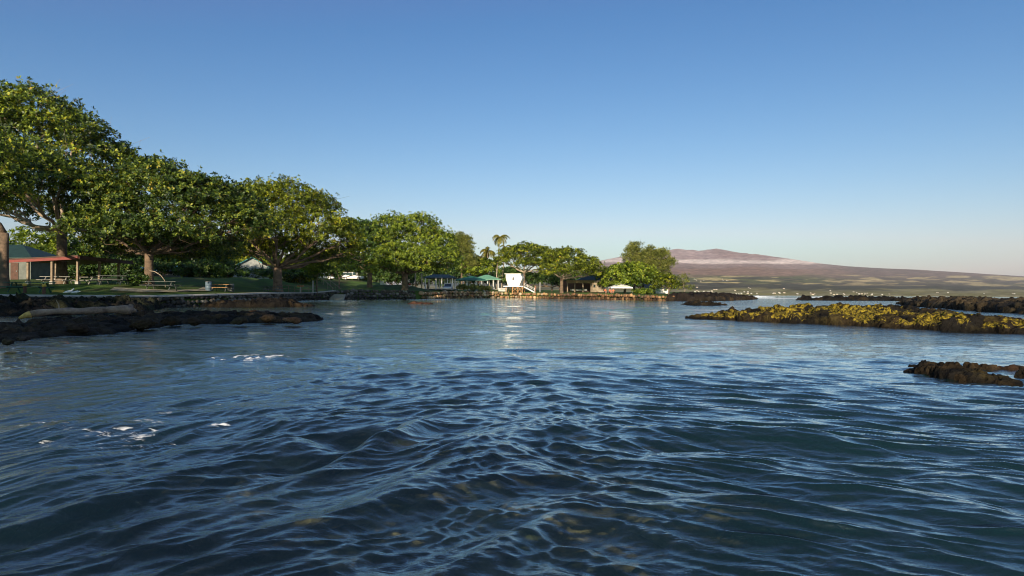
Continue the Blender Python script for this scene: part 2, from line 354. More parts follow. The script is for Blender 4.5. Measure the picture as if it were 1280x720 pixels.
SZ = np.where(S[:, 1] > 15, np.interp(640+S[:, 0]/np.maximum(S[:, 1], 1)*F, [q[0] for q in SZ_px], [q[1] for q in SZ_px]), .9)
def gz(x, y):
    x = np.asarray(x, dtype=float); y = np.asarray(y, dtype=float)
    sh = x.shape; x = x.ravel(); y = y.ravel()
    d2 = (x[:, None]-ctrl[None, :, 0])**2+(y[:, None]-ctrl[None, :, 1])**2+1.0
    w_ = 1/d2**1.7
    z = (w_*ctrl[None, :, 2]).sum(1)/w_.sum(1)
    ds = (x[:, None]-S[None, :, 0])**2+(y[:, None]-S[None, :, 1])**2; j = ds.argmin(1); dm = np.sqrt(ds[np.arange(len(x)), j])
    t_ = sstep(0, 9, dm); z = SZ[j]*(1-t_)+z*t_
    return z.reshape(sh)
def gp(px, d, dz=0.0):
    v = P(px, 360, d); return Vector((v.x, v.y, float(gz(v.x, v.y))+dz))

def idx0(px):
    u = S[:, 0]/np.maximum(S[:, 1], 1e-3); return int(np.argmin(np.where(S[:, 1] > 20, abs(u-(px-640)/F), 9)))
sfac = np.concatenate([[1.0, 1.0, 1.006, 1.03], np.linspace(1.07, 1.6, 16), [1.75, 2, 2.4, 3, 4, 6, 9]])
tip = sstep(idx0(862), idx0(884), np.arange(len(S)))
pts = []; 
for k, f_ in enumerate(sfac):
    ff = 1+(f_-1)*(1-tip) + (f_-1)/(8.0)*.10*tip
    X = S[:, 0]*ff; Y = S[:, 1]*ff
    Z = gz(X, Y)
    if k >= 3: Z = Z + .10*(fbm(X*.35, Y*.35, 3)-.5)
    Z = Z*(1-tip)-.5*tip
    if k == 0: Z = np.full(len(X), -1.5)
    pts.append(np.stack([X, Y, Z], 1))
lawn = fast('lawn', np.concatenate(pts), gridf(len(sfac), len(S)), M['grass'], smooth=True); tag(lawn, kind='structure')

# gravel path along the shaded lawn
def ribbon(name, line, width, m, dz=.012, z=None):
    V = []; Fc = []
    line = [Vector(p) for p in line]; n = len(line)
    for i, p in enumerate(line):
        tt = (line[min(i+1, n-1)]-line[max(i-1, 0)]); tt.z = 0; tt.normalize(); nn = Vector((-tt.y, tt.x, 0))
        for s_ in (-.5, -.17, .17, .5):
            q = p+nn*width*s_; V.append((q.x, q.y, float(gz(q.x, q.y))+dz+.02))
    return tag(fast(name, V, gridf(n, 4), m, smooth=True), kind='structure')
path_m = mat('path_gravel', (.36, .32, .24), (.24, .21, .15), .95, 4, .5)
pl = []
for px, d in [(140, 44.5), (170, 45), (200, 46), (222, 47.5), (240, 50), (255, 55), (262, 62)]:
    pl.append(gp(px, d))
ribbon('path', pl, 1.1, path_m, .05)

# ------------------------------------------------------------------ sea walls
def sph(seed, n=8, m=5):
    """a lumpy stone of n x m faces: unit size"""
    r = np.random.default_rng(seed); V = [(0, 0, 1)]
    for i in range(1, m):
        for k in range(n):
            th = PI*i/m; ph = 2*PI*(k+.5*(i % 2))/n; s_ = 1+r.uniform(-.22, .16)
            V.append((math.sin(th)*math.cos(ph)*s_, math.sin(th)*math.sin(ph)*s_, math.cos(th)*s_*.9))
    V.append((0, 0, -1)); Fc = []
    for k in range(n): Fc.append((0, 1+k, 1+(k+1) % n)); Fc.append((len(V)-1, 1+(m-2)*n+(k+1) % n, 1+(m-2)*n+k))
    for i in range(m-2):
        for k in range(n):
            a = 1+i*n+k; b = 1+i*n+(k+1) % n; c = a+n; d = b+n
            Fc.append((a, c, b)); Fc.append((b, c, d))
    return np.array(V), np.array(Fc)
STONES = [sph(i, 7, 4) for i in range(8)]
def stones_mesh(name, places, mat_, parent=None, cols=None):
    """places: (x,y,z,sx,sy,sz,rot) -> one joined mesh of separate stones"""
    Vs = []; Fs = []; b = 0; C_ = []
    for i, (x, y, z, sx, sy, sz, ro) in enumerate(places):
        V, Fc = STONES[i % 8]; c, s_ = math.cos(ro), math.sin(ro)
        A = V*np.array([sx, sy, sz]); A = np.stack([A[:, 0]*c-A[:, 1]*s_+x, A[:, 0]*s_+A[:, 1]*c+y, A[:, 2]+z], 1)
        Vs.append(A); Fs.append(Fc+b); b += len(V)
        C_.append(np.repeat(np.array([cols[i] if cols is not None else (1, 1, 1)]), len(V), 0))
    return fast(name, np.concatenate(Vs), np.concatenate(Fs), mat_, parent, False, {'col': np.concatenate(C_)})
def poly_sample(i0, i1):
    return S[i0:i1]
def idx(px):
    u = S[:, 0]/np.maximum(S[:, 1], 1e-3); tgt = (px-640)/F
    ok = S[:, 1] > 20
    return int(np.argmin(np.where(ok, abs(u-tgt), 9)))
def wall(name, label, px0, px1, size, batter, pal, capm=None, ztop=None, rough=False, seed=1, cat='sea wall'):
    r = np.random.default_rng(seed)
    i0 = idx(px0) if px0 is not None else 0; i1 = idx(px1)
    seg = S[i0:i1+1]; c0 = seg[0]
    root = thing(name, (seg[0][0], seg[0][1], 0), label, cat)
    places = []; cols = []
    L_ = np.concatenate([[0], np.cumsum(np.hypot(*(np.diff(seg, axis=0).T)))])
    z1 = gz(seg[:, 0], seg[:, 1])
    s_ = 0.0
    rows = max(3, int(1.15/(size*.72)))
    while s_ < L_[-1]:
        x = np.interp(s_, L_, seg[:, 0]); y = np.interp(s_, L_, seg[:, 1]); zt = float(np.interp(s_, L_, z1))
        x2 = np.interp(s_+.5, L_, seg[:, 0]); y2 = np.interp(s_+.5, L_, seg[:, 1])
        ang = math.atan2(y2-y, x2-x) if s_+.5 < L_[-1] else ang
        nx, ny = math.sin(ang), -math.cos(ang)          # towards the water
        nr = max(2, int((zt+.25)/(size*.8)))
        for k in range(nr):
            zz = -.15+(k+.5)*(zt+.15)/nr
            off = batter*(1-k/nr)+r.normal(0, size*.10)
            jx = r.uniform(-.3, .3)*size
            sz = size*r.uniform(.42, .68)
            places.append((x+nx*off+math.cos(ang)*jx-seg[0][0], y+ny*off+math.sin(ang)*jx-seg[0][1], zz+r.normal(0, size*.08), sz*1.15, sz*.8, sz*.82, ang+r.normal(0, .3)))
            q = pal[r.integers(len(pal))]; f_ = r.uniform(.6, 1.3); 
            if zz < .22: f_ *= .45                        # wet, weedy foot of the wall
            cols.append(tuple(c*f_ for c in q))
        s_ += size*1.0
    st = stones_mesh('stone', places, M['rock'], root, cols); st['kind'] = 'stuff'
    if capm:
        V = []
        for k, p in enumerate(seg):
            a = seg[max(k-1, 0)]; b = seg[min(k+1, len(seg)-1)]; tv = (b-a)/np.hypot(*(b-a)); nv = np.array([tv[1], -tv[0]])
            z = z1[k]+.03
            for (o_, dz) in ((.26, -.10), (.26, .04), (-.30, .06), (-.30, -.1)):
                q = p+nv*o_; V.append((q[0]-c0[0], q[1]-c0[1], z+dz))
        Fc = []
        n = len(seg)
        for k in range(n-1):
            for j in range(4): Fc.append((k*4+j, k*4+(j+1) % 4, (k+1)*4+(j+1) % 4, (k+1)*4+j))
        fast('coping', V, Fc, capm, root)
    return root
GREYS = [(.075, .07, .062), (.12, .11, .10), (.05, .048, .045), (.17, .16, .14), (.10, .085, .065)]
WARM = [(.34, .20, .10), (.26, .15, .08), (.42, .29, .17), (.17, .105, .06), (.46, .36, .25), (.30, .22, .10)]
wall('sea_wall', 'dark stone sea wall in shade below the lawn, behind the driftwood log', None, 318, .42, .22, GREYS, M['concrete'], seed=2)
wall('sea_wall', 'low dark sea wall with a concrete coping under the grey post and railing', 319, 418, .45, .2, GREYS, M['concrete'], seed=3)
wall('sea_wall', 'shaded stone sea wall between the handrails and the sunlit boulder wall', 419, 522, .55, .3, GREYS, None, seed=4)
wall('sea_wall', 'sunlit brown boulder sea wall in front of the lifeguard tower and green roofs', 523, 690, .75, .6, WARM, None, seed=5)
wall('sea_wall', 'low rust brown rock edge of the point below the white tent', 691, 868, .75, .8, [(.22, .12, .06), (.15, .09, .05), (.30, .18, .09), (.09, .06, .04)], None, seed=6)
wall('rock_edge', 'dark lava rocks at the far tip of the point beyond the last tree', 869, 932, .9, .8, [(.06, .045, .035), (.10, .07, .045), (.04, .035, .03)], None, seed=8, cat='rocks')

# ------------------------------------------------------------------ rock outcrops as heightfields
def outcrop(name, label, spine, res, stone, seed, pal, moss=0.0, cat='rock outcrop', lump=.35, gold=(.36, .27, .012), group=None, moss_x=None, HS=1.0):
    """spine: (x, y, half width, height)"""
    sp = np.array(spine, dtype=float); mw = sp[:, 2].max()+.5
    x0, x1 = sp[:, 0].min()-mw, sp[:, 0].max()+mw; y0, y1 = sp[:, 1].min()-mw, sp[:, 1].max()+mw
    nx = int((x1-x0)/res)+2; ny = int((y1-y0)/res)+2
    X, Y = np.meshgrid(np.linspace(x0, x1, nx), np.linspace(y0, y1, ny))
    wx = X+.5*stone*(fbm(X/stone*1.3, Y/stone*1.3, seed)-.5)*2; wy = Y+.5*stone*(fbm(X/stone*1.3, Y/stone*1.3, seed+3)-.5)*2
    best = np.full(X.shape, -1e9); 
    for a, b in zip(sp[:-1], sp[1:]):
        ab = b[:2]-a[:2]; L2 = (ab**2).sum(); tt = np.clip(((wx-a[0])*ab[0]+(wy-a[1])*ab[1])/L2, 0, 1)
        d = np.hypot(wx-a[0]-tt*ab[0], wy-a[1]-tt*ab[1]); w_ = a[2]+(b[2]-a[2])*tt; h_ = a[3]+(b[3]-a[3])*tt
        r_ = d/w_
        q = h_*np.sqrt(np.clip(1-r_**2.4, 0, 1)) - np.clip(r_-1, 0, 9)*1.2*w_ - .0
        best = np.maximum(best, q)
    f1, f2, iv = worley(wx/stone, wy/stone, seed); t1 = worley.tilt
    g1, g2, jv = worley(wx/stone*2.3+7, wy/stone*2.3, seed+20); t2 = worley.tilt
    k1_, k2_, kv = worley(wx/stone*5.1+3, wy/stone*5.1, seed+40); t3 = worley.tilt
    bump = (np.clip((f2-f1)*3.2, 0, 1))*(.3+.5*iv+.8*t1)*lump*stone + np.clip((g2-g1)*3, 0, 1)*(.3+.7*jv+.9*t2)*lump*stone*.42 + np.clip((k2_-k1_)*3, 0, 1)*(.3+.7*kv+.9*t3)*lump*stone*.18
    Z = best*HS*(.62+.5*iv*.8) + bump*np.clip(best*3+.4, 0, 1) - .18*stone*lump + (fbm(X*5, Y*5, seed+7)-.5)*.05
    Z = np.maximum(Z, -.5)
    c = .46*np.array(pal)[(iv*len(pal)).astype(int) % len(pal)]*(.6+.8*fbm(X*3, Y*3, seed+11))[..., None]*(.55+.6*jv)[..., None]
    if moss:
        mz = .72*fbm(X*1.1, Y*1.1, seed+31, 3)+.50*fbm(X*5, Y*5, seed+33, 3)
        up = sstep(.03, .12, Z)*(1-sstep(.75, 1.1, Z)*.5)
        mm = sstep(.595-moss*.2, .78-moss*.2, mz)*up
        if moss_x: mm = mm*sstep(moss_x[0], moss_x[0]+.8, X)*(1-sstep(moss_x[1]-1.2, moss_x[1], X))
        gr = sstep(.35, .6, fbm(X*2, Y*2, seed+41))[..., None]
        MOSS = mm*.585
        ol = sstep(.42, .6, fbm(X*1.7+4, Y*1.7, seed+51))*up*.6*(1-mm)
        c = c*(1-ol[..., None])+ol[..., None]*np.array([.060, .046, .014])
    else: MOSS = np.zeros(Z.shape)
    wet = (1-sstep(.0, .12, Z))[..., None]; c = c*(1-.55*wet)
    ctr = np.array([sp[:, 0].mean(), sp[:, 1].mean(), 0])
    wv_ = np.clip(Z*3, 0, 1)*stone*.28
    XD = X+wv_*(fbm(Y*2.2/stone, Z*3.2/stone, seed+61, 4)-.5)*2; YD = Y+wv_*(fbm(X*2.2/stone+5, Z*3.6/stone, seed+62, 4)-.5)*2.4
    V = np.stack([XD, YD, Z], -1).reshape(-1, 3)-ctr; Fc = gridf(ny, nx)
    zf = Z.ravel()[Fc].max(1) > -.3; Fc = Fc[zf]
    us = np.unique(Fc); mp = np.full(len(V), -1); mp[us] = np.arange(len(us))
    o = fast(name, V[us], mp[Fc], M['rock'], None, False, {'col': c.reshape(-1, 3)[us], 'moss': MOSS.ravel()[us]})
    o.location = ctr; tag(o, label, cat, group); return o
def sp_px(lst):
    """(px, waterline py, half width, height)"""
    r_ = []
    for px, py, w_, h_ in lst:
        v = G(px, py, 0); dirv = Vector((v.x, v.y)).normalized(); q = Vector((v.x, v.y))+dirv*w_
        r_.append((q.x, q.y, w_, h_))
    return r_
LAVA = [(.036, .027, .017), (.024, .020, .015), (.055, .038, .020), (.020, .017, .015)]
# yellow weeded reef on the right
outcrop('lava_reef', 'long lava reef covered with bright yellow weed, right of centre', sp_px([(868, 398, .35, .10), (892, 399, .45, .2), (905, 400, .9, .42), (940, 401.5, 1.6, .58), (985, 404, 2.4, .78), (1050, 406.5, 2.6, .86), (1110, 409, 2.4, .84), (1145, 411, 1.7, .60), (1190, 413, 1.5, .60), (1250, 415.5, 1.4, .52), (1330, 419, 1.6, .5), (1420, 424, 1.6, .45)]),
        .055, .75, 11, LAVA, .78, moss_x=(7.6, 17.0), lump=.30, HS=.64)
outcrop('lava_reef', 'dark reddish lava reef beyond the yellow reef at the right edge', sp_px([(1142, 380.5, 1.5, .55), (1165, 382, 3, .85), (1210, 385.5, 3.2, .95), (1250, 388.5, 3, .95), (1290, 391, 3, .9), (1350, 395, 3, .8)]),
        .13, 1.6, 23, [(.075, .060, .035), (.050, .042, .032), (.10, .075, .045)], .0, lump=.3, HS=.62)
outcrop('lava_reef', 'thin flat dark reef on the far right water in front of breakers', sp_px([(1005, 375.5, 2, .2), (1040, 375.7, 3, .3), (1075, 375.8, 4, .5), (1110, 376, 3, .3), (1150, 376.5, 3, .3)]), .35, 2.2, 29, LAVA, 0)
outcrop('lava_reef', 'lowest flat dark rock strip off the tip of the point', sp_px([(905, 373.4, 2, .4), (922, 373.5, 2, .4), (938, 373.6, 2, .25)]), .4, 2.0, 31, LAVA, 0)
outcrop('skerry', 'small dark skerry alone in the water between the point and the yellow reef', sp_px([(856, 381, .4, .08), (872, 382, 1.0, .32), (885, 382, 1.0, .25), (903, 382, .5, .08)]), .1, .8, 37, LAVA, 0, cat='rock')
outcrop('lava_reef', 'dark rugged lava tip of the point beyond the thin shrub', [(*P(862, 370, 101).xy, 4, 1.0), (*P(884, 370, 111).xy, 4.5, 1.0), (*P(905, 370, 125).xy, 4.5, .8), (*P(928, 370, 143).xy, 3, .4)], .3, 1.8, 33, [(.10, .07, .04), (.06, .045, .03), (.04, .03, .025)], 0)
# near rocks at right
outcrop('low_rock', 'wet lava rock standing out of the ripples at the right, nearest to the viewer', sp_px([(1140, 467, .08, .06), (1165, 471, .20, .17), (1188, 475, .26, .19), (1220, 480, .27, .15), (1256, 483, .16, .07)]), .013, .17, 41, LAVA, .15, gold=(.12, .09, .02), cat='rock', lump=.3)
outcrop('low_rock', 'rounded brown rock just behind the nearest wet rock', sp_px([(1215, 462, .10, .10), (1238, 463, .08, .06)]), .016, .2, 43, [(.09, .06, .03)], 0, cat='rock', lump=.3)
outcrop('low_rock', 'narrow reddish rock awash at the right edge behind the nearest rock', sp_px([(1252, 463, .05, .05), (1285, 465, .07, .07)]), .016, .2, 45, [(.10, .055, .035)], 0, cat='rock', lump=.3)
outcrop('low_rock', 'dark rounded rock cut by the right edge of the picture', sp_px([(1278, 474, .07, .12), (1310, 478, .12, .14)]), .016, .2, 47, LAVA, 0, cat='rock', lump=.3)
outcrop('low_rock', 'thin dark rock barely awash left of the nearest wet rock', sp_px([(1140, 459.5, .035, .03), (1162, 459, .045, .04), (1185, 459, .04, .04)]), .014, .15, 48, LAVA, 0, cat='rock', lump=.3)
# left shore ledge
outcrop('lava_ledge', 'dark shaded lava ledge along the left shore under the driftwood log', sp_px([(-260, 446, 2.5, .4), (-120, 434, 2.6, .36), (-20, 427, 2.4, .30), (40, 422, 2.0, .30), (100, 415, 1.9, .34), (160, 408.5, 2.2, .34), (220, 406, 2.6, .36), (280, 405, 2.6, .40), (330, 404, 2.2, .42), (372, 402.5, .8, .25)]),
        .065, .62, 51, [(.050, .042, .033), (.080, .062, .043), (.11, .08, .052), (.03, .027, .024)], 0, lump=.30, HS=.40)
outcrop('lava_ledge', 'black lava rocks piled against the foot of the shaded sea wall', [(*P(-60, 380, 27).xy, 4, .45), (*P(20, 380, 28).xy, 4.2, .42), (*P(70, 380, 30).xy, 3.4, .32), (*P(120, 380, 32).xy, 2.6, .35), (*P(170, 380, 37).xy, 1.4, .2)],
        .12, .9, 53, [(.03, .028, .026), (.05, .045, .035), (.04, .045, .025)], 0, lump=.55)
outcrop('lava_ledge', 'low dark spit of rocks in the cove by the wall end', sp_px([(272, 383, .8, .16), (300, 383.6, 1.4, .34), (340, 383.5, 1.6, .45), (362, 383.2, 1.2, .25), (378, 383, .5, .1)]), .12, .8, 57, LAVA, 0, cat='rocks', lump=.4)
outcrop('low_rock', 'small round black rock alone in the calm cove water', sp_px([(381, 383, .25, .14), (388, 383, .25, .12)]), .06, .4, 58, LAVA, 0, cat='rock')
outcrop('low_rock', 'small brown rock in the shallows right of the ledge tip', sp_px([(390, 400, .16, .10), (400, 400, .14, .08)]), .035, .25, 59, [(.07, .05, .035)], 0, cat='rock')
outcrop('low_rock', 'flat reddish rock awash off the middle of the shaded wall', sp_px([(518, 380, .7, .10), (532, 380, .7, .10)]), .1, .8, 61, [(.16, .08, .05)], 0, cat='rock')

# sunlit loose rocks on the ledge
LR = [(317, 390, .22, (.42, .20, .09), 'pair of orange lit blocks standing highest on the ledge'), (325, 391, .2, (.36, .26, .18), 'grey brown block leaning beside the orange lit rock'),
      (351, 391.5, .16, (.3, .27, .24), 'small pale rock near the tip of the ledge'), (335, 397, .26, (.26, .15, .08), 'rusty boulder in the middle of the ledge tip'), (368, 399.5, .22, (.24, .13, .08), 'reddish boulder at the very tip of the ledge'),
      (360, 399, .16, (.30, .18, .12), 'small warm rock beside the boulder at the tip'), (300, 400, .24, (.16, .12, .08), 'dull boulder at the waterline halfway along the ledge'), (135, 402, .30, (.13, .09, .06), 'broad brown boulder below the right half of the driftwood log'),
      (98, 410, .22, (.13, .085, .06), 'brown boulder at the waterline below the middle of the log'), (80, 399, .2, (.12, .10, .06), 'flat olive boulder under the left half of the log'), (43, 410, .2, (.13, .10, .06), 'brown rock at the waterline below the broken end of the log'),
      (30, 422, .13, (.22, .16, .13), 'small pinkish rock awash near the left edge'), (10, 426, .14, (.17, .13, .09), 'lowest small rock at the left edge waterline'), (180, 404, .3, (.14, .095, .06), 'long flat brown boulder right of the log'), (215, 400, .3, (.12, .085, .05), 'wide low boulder on the ledge right of the log'),
      (243, 401, .24, (.14, .09, .055), 'medium boulder on the ledge left of the dull one'), (275, 396, .3, (.15, .11, .07), 'broad flat tan rock on the back of the ledge'), (15, 408, .22, (.07, .06, .04), 'dark boulder above the left edge waterline')]
for i, (px, py, s_, c_, lab) in enumerate(LR):
    s_ *= .72; c_ = tuple(q*(.42 if i < 6 else .28) for q in c_)  # first rocks kept lighter, their sunlight put into the colour
    d = G(px, py+4, .12).y+.15
    v = P(px, py, d)
    r_ = np.random.default_rng(100+i)
    V, Fc = sph(200+i, 14, 9)
    V = V*(1+.25*(vn(V[:, 0]*2+i, V[:, 1]*2+V[:, 2]*1.7, i)-.5))[:, None]*np.array([s_*1.5, s_, s_*.72])
    o = fast('boulder', V, Fc, M['rock'], None, False, {'col': np.repeat([c_], len(V), 0)})
    o.location = (v.x, v.y, max(v.z-s_*.15, .1)); o.rotation_euler = (r_.uniform(-.2, .2), r_.uniform(-.2, .2), r_.uniform(0, 3)); tag(o, lab, 'rock', 'loose rocks on the left ledge')

# driftwood log
a = P(36, 398.5, 14.8); b = P(161, 389, 17.6); a.z += .12; b.z += .02
lg = thing('driftwood_log', a, 'bleached brown driftwood log lying on the dark ledge at left', 'log')
mb_ = MB(); ptsl = []; rad = []
for k in range(17):
    q = k/16; p_ = a.lerp(b, q)-a; p_.z += .05*math.sin(q*3.1)+.02*math.sin(q*9); p_.x += .05*math.sin(q*7)
    ptsl.append(p_); rad.append(.080+.032*q+.012*math.sin(q*23)+(.05 if k == 16 else 0)+(.03 if k == 15 else 0))
mb_.tube(ptsl, rad, 12); mb_.build('trunk', M['log'], lg, True)
k_ = MB(); k_.tube([ptsl[0]-Vector((.12, .16, .10)), ptsl[0]-Vector((.04, .05, .03)), ptsl[0]+Vector((.02, .02, 0))], [.03, .075, .099], 9); k_.build('broken_end', M['rawwood'], lg, True)
k_ = MB(); k_.tube([ptsl[-1]+Vector((0, 0, .04)), ptsl[-1]+Vector((.0, .06, .17))], [.10, .06], 8); k_.tube([ptsl[-1], ptsl[-1]+Vector((.16, .05, -.02))], [.12, .05], 8); k_.build('root_stub', M['log'], lg, True)
k_ = MB(); q_ = ptsl[4]; k_.tube([q_, q_+Vector((-.05, .05, .18)), q_+Vector((-.12, .05, .30))], [.02, .014, .006], 5); k_.build('twig', M['log'], lg)

# ------------------------------------------------------------------ trees
def leaves(pos, nrm, L0, wid, nl, r_, droop=.0, spread=.7, tone=None):
    """rosettes of nl leaves at pos, opening towards nrm"""
    n = len(pos)
    ax = nrm/np.linalg.norm(nrm, axis=1)[:, None]
    ref = np.where(abs(ax[:, 2:3]) < .9, np.array([[0, 0, 1.]]), np.array([[1., 0, 0]]))
    u = np.cross(ax, ref); u /= np.linalg.norm(u, axis=1)[:, None]; v = np.cross(ax, u)
    k = np.arange(nl)[None, :]; ph = 2*PI*k/nl+r_.uniform(0, 6.3, (n, 1))+r_.normal(0, .25, (n, nl))
    el = r_.normal(spread, .35, (n, nl))                       # angle away from the rosette axis, 0 = flat
    rad = u[:, None]*np.cos(ph)[..., None]+v[:, None]*np.sin(ph)[..., None]
    tan = -u[:, None]*np.sin(ph)[..., None]+v[:, None]*np.cos(ph)[..., None]
    dr = rad*np.cos(el)[..., None]+ax[:, None]*np.sin(el)[..., None]; dr[..., 2] -= droop
    dr /= np.linalg.norm(dr, axis=2)[..., None]
    up = np.cross(dr, tan); L_ = (L0*r_.uniform(.65, 1.2, (n, nl)))[..., None]
    base = pos[:, None]+dr*L_*.12
    tip = base+dr*L_-up*L_*.06
    m1 = base+dr*L_*.6+tan*L_*wid*.5+up*L_*.06; m2 = base+dr*L_*.6-tan*L_*wid*.5+up*L_*.06
    V = np.stack([base, m1, tip, m2], 2).reshape(-1, 3); nn = n*nl
    Fc = np.arange(nn*4).reshape(nn, 4)
    if tone is None: tone = r_.uniform(0, 1, n)
    tn = np.clip(tone[:, None]*.62+r_.uniform(0, 1, (n, nl))**1.6*.48, 0, 1)
    return V, Fc, np.repeat(tn.ravel(), 4)

DENS = 4.2
def tree(label, px, d, zb, tr, fork, lobes, dens=1.0, leaf=.26, wid=.5, nl=8, lm='leaf_almond', bark='bark', seed=1, puff=.16, droop=0., spread=.5, name='tree', group='shore trees', flat=.75, world=False, limbs=1.0, base=None, lean=(0, 0), cat='tree', inner=.25, twigs=10):
    r_ = np.random.default_rng(seed)
    bp_ = base if base is not None else P(px, 360, d); bp_ = Vector((bp_.x, bp_.y, float(gz(bp_.x, bp_.y))+(zb or 0)))
    root = thing(name, bp_, label, cat, group)
    LB = []
    for lo in lobes:
        if world: x, y, z, rx, ry, rz = lo; c = Vector((x, y, z))
        else:
            lx, ly, rxp, ryp = lo[:4]; dd = lo[4] if len(lo) > 4 else 0
            c = P(lx, ly, d+dd); rx = rxp*(d+dd)/F; rz = ryp*(d+dd)/F; ry = lo[5]*rx if len(lo) > 5 else rx
        LB.append((np.array(c)-np.array(bp_), np.array([rx, ry, rz])))
    PO = []; NO = []; TO = []; PF = []
    for c, rr in LB:
        area = (rr[0]*rr[1]+rr[0]*rr[2]+rr[1]*rr[2])
        npf = max(6, int(area*DENS*dens/(puff/.16)/(leaf/.3)**1.0))
        dv = r_.normal(0, 1, (npf, 3)); dv /= np.linalg.norm(dv, axis=1)[:, None]
        dv[:, 2] = np.where(dv[:, 2] < -.35, -dv[:, 2], dv[:, 2])
        inn = r_.uniform(0, 1, npf) < inner
        rf_ = np.where(inn, r_.uniform(.3, .8, npf), 1-abs(r_.normal(0, .09, npf))+.04); rf_ = np.where((r_.uniform(0, 1, npf) < .16) & ~inn, r_.uniform(1.04, 1.20, npf), rf_)
        pc = c+dv*rr*rf_[:, None]
        # keep what is not buried inside another lobe
        keep = np.ones(npf, bool)
        for c2, r2 in LB:
            if c2 is c: continue
            q = np.sqrt((((pc-c2)/r2)**2).sum(1)); keep &= (q > .62)
        pc = pc[keep]; dv = dv[keep]
        if len(pc) == 0: continue
        PF.append((c, pc))
        nro = int(np.clip(.16/leaf*9, 5, 14)*1.3)
        sc_ = np.clip(rr.mean()*puff, .35, 1.1)
        off = r_.normal(0, 1, (len(pc), nro, 3))*np.array([sc_, sc_, sc_*flat*.6])
        PO.append((pc[:, None]+off).reshape(-1, 3))
        nn = dv[:, None]*.7+np.array([0, 0, .5])+off/sc_*.4+r_.normal(0, .42, off.shape)
        NO.append(nn.reshape(-1, 3)); TO.append((r_.uniform(0, .85, (len(pc), 1))+r_.uniform(-.2, .2, (len(pc), nro))).clip(0, 1).ravel())
    PO = np.concatenate(PO); NO = np.concatenate(NO); TO = np.concatenate(TO)
    V, Fc, tn = leaves(PO, NO, leaf, wid, nl, r_, droop, spread, TO)
    fast('crown', V, Fc, M[lm], root, False, {'tone': tn})
    # trunk and limbs
    t_ = MB(); fk = Vector((lean[0], lean[1], fork)); tk_ = MB()
    tk_.tube([(0, 0, -.25), (0, 0, .05), (lean[0]*.2, lean[1]*.2, fork*.25), (lean[0]*.6, lean[1]*.6, fork*.65), fk], [tr*1.55, tr*1.25, tr*1.0, tr*.92, tr*.95], 12)
    for c, pc in PF:
        c = Vector(c); dist = (c-fk).length; r0 = tr*.55*min(1, (4.0/len(PF))**.4)*limbs
        mid = fk.lerp(c, .45)+Vector((r_.normal(0, .06), r_.normal(0, .06), -.08 if c.z > fk.z+1 else .10))*dist
        bz = []
        for k in range(9):
            q = k/8; bz.append(fk*(1-q)**2+mid*2*q*(1-q)+c*q*q+Vector(r_.normal(0, .012, 3))*dist*(0 if k == 0 else 1))
        t_.tube(bz, [r0*(1-.68*k/8)+.02 for k in range(9)], 8)
        ntw = int(twigs); 
        for k in r_.integers(0, len(pc), ntw):
            e_ = Vector(pc[k]); s0 = bz[int(r_.integers(4, 9))]; L_ = (e_-s0).length
            m1 = s0.lerp(e_, .33)+Vector(r_.normal(0, .07, 3))*L_; m2 = s0.lerp(e_, .7)+Vector(r_.normal(0, .07, 3))*L_
            t_.tube([s0, m1, m2, e_], [r0*.28, r0*.2, r0*.13, .012], 5, False)
            for _ in range(2):
                e2 = e_+Vector(r_.normal(0, .16, 3))*L_; t_.tube([m2, m2.lerp(e2, .5)+Vector(r_.normal(0, .04, 3))*L_, e2], [r0*.12, r0*.08, .008], 4, False)
    t_.build('branches', M[bark], root, True); tk_.build('trunk', M['bark' if tr > .3 else bark], root, True)  # pale limbs over a darker trunk: sunlight and shade put into the bark
    return root

# off-frame neighbours on the left bank first: the park goes on there and shades the near lawn
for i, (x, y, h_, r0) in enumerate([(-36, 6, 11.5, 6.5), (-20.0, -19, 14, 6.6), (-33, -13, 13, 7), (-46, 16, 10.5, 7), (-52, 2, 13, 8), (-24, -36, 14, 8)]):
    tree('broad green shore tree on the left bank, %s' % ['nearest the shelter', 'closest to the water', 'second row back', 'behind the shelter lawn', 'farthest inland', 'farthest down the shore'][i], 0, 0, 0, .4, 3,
         [(x, y, h_*.72, r0, r0, h_*.3), (x-3, y+3, h_*.6, r0*.7, r0*.7, h_*.3), (x+4, y-2, h_*.58, r0*.7, r0*.7, h_*.26), (x+1, y+4, h_*.42, r0*.8, r0*.8, h_*.26)], dens=.55, leaf=.6, nl=6, lm='leaf_dark', seed=500+i, world=True, base=Vector((x, y, 0)), group='trees on the left bank', twigs=3)

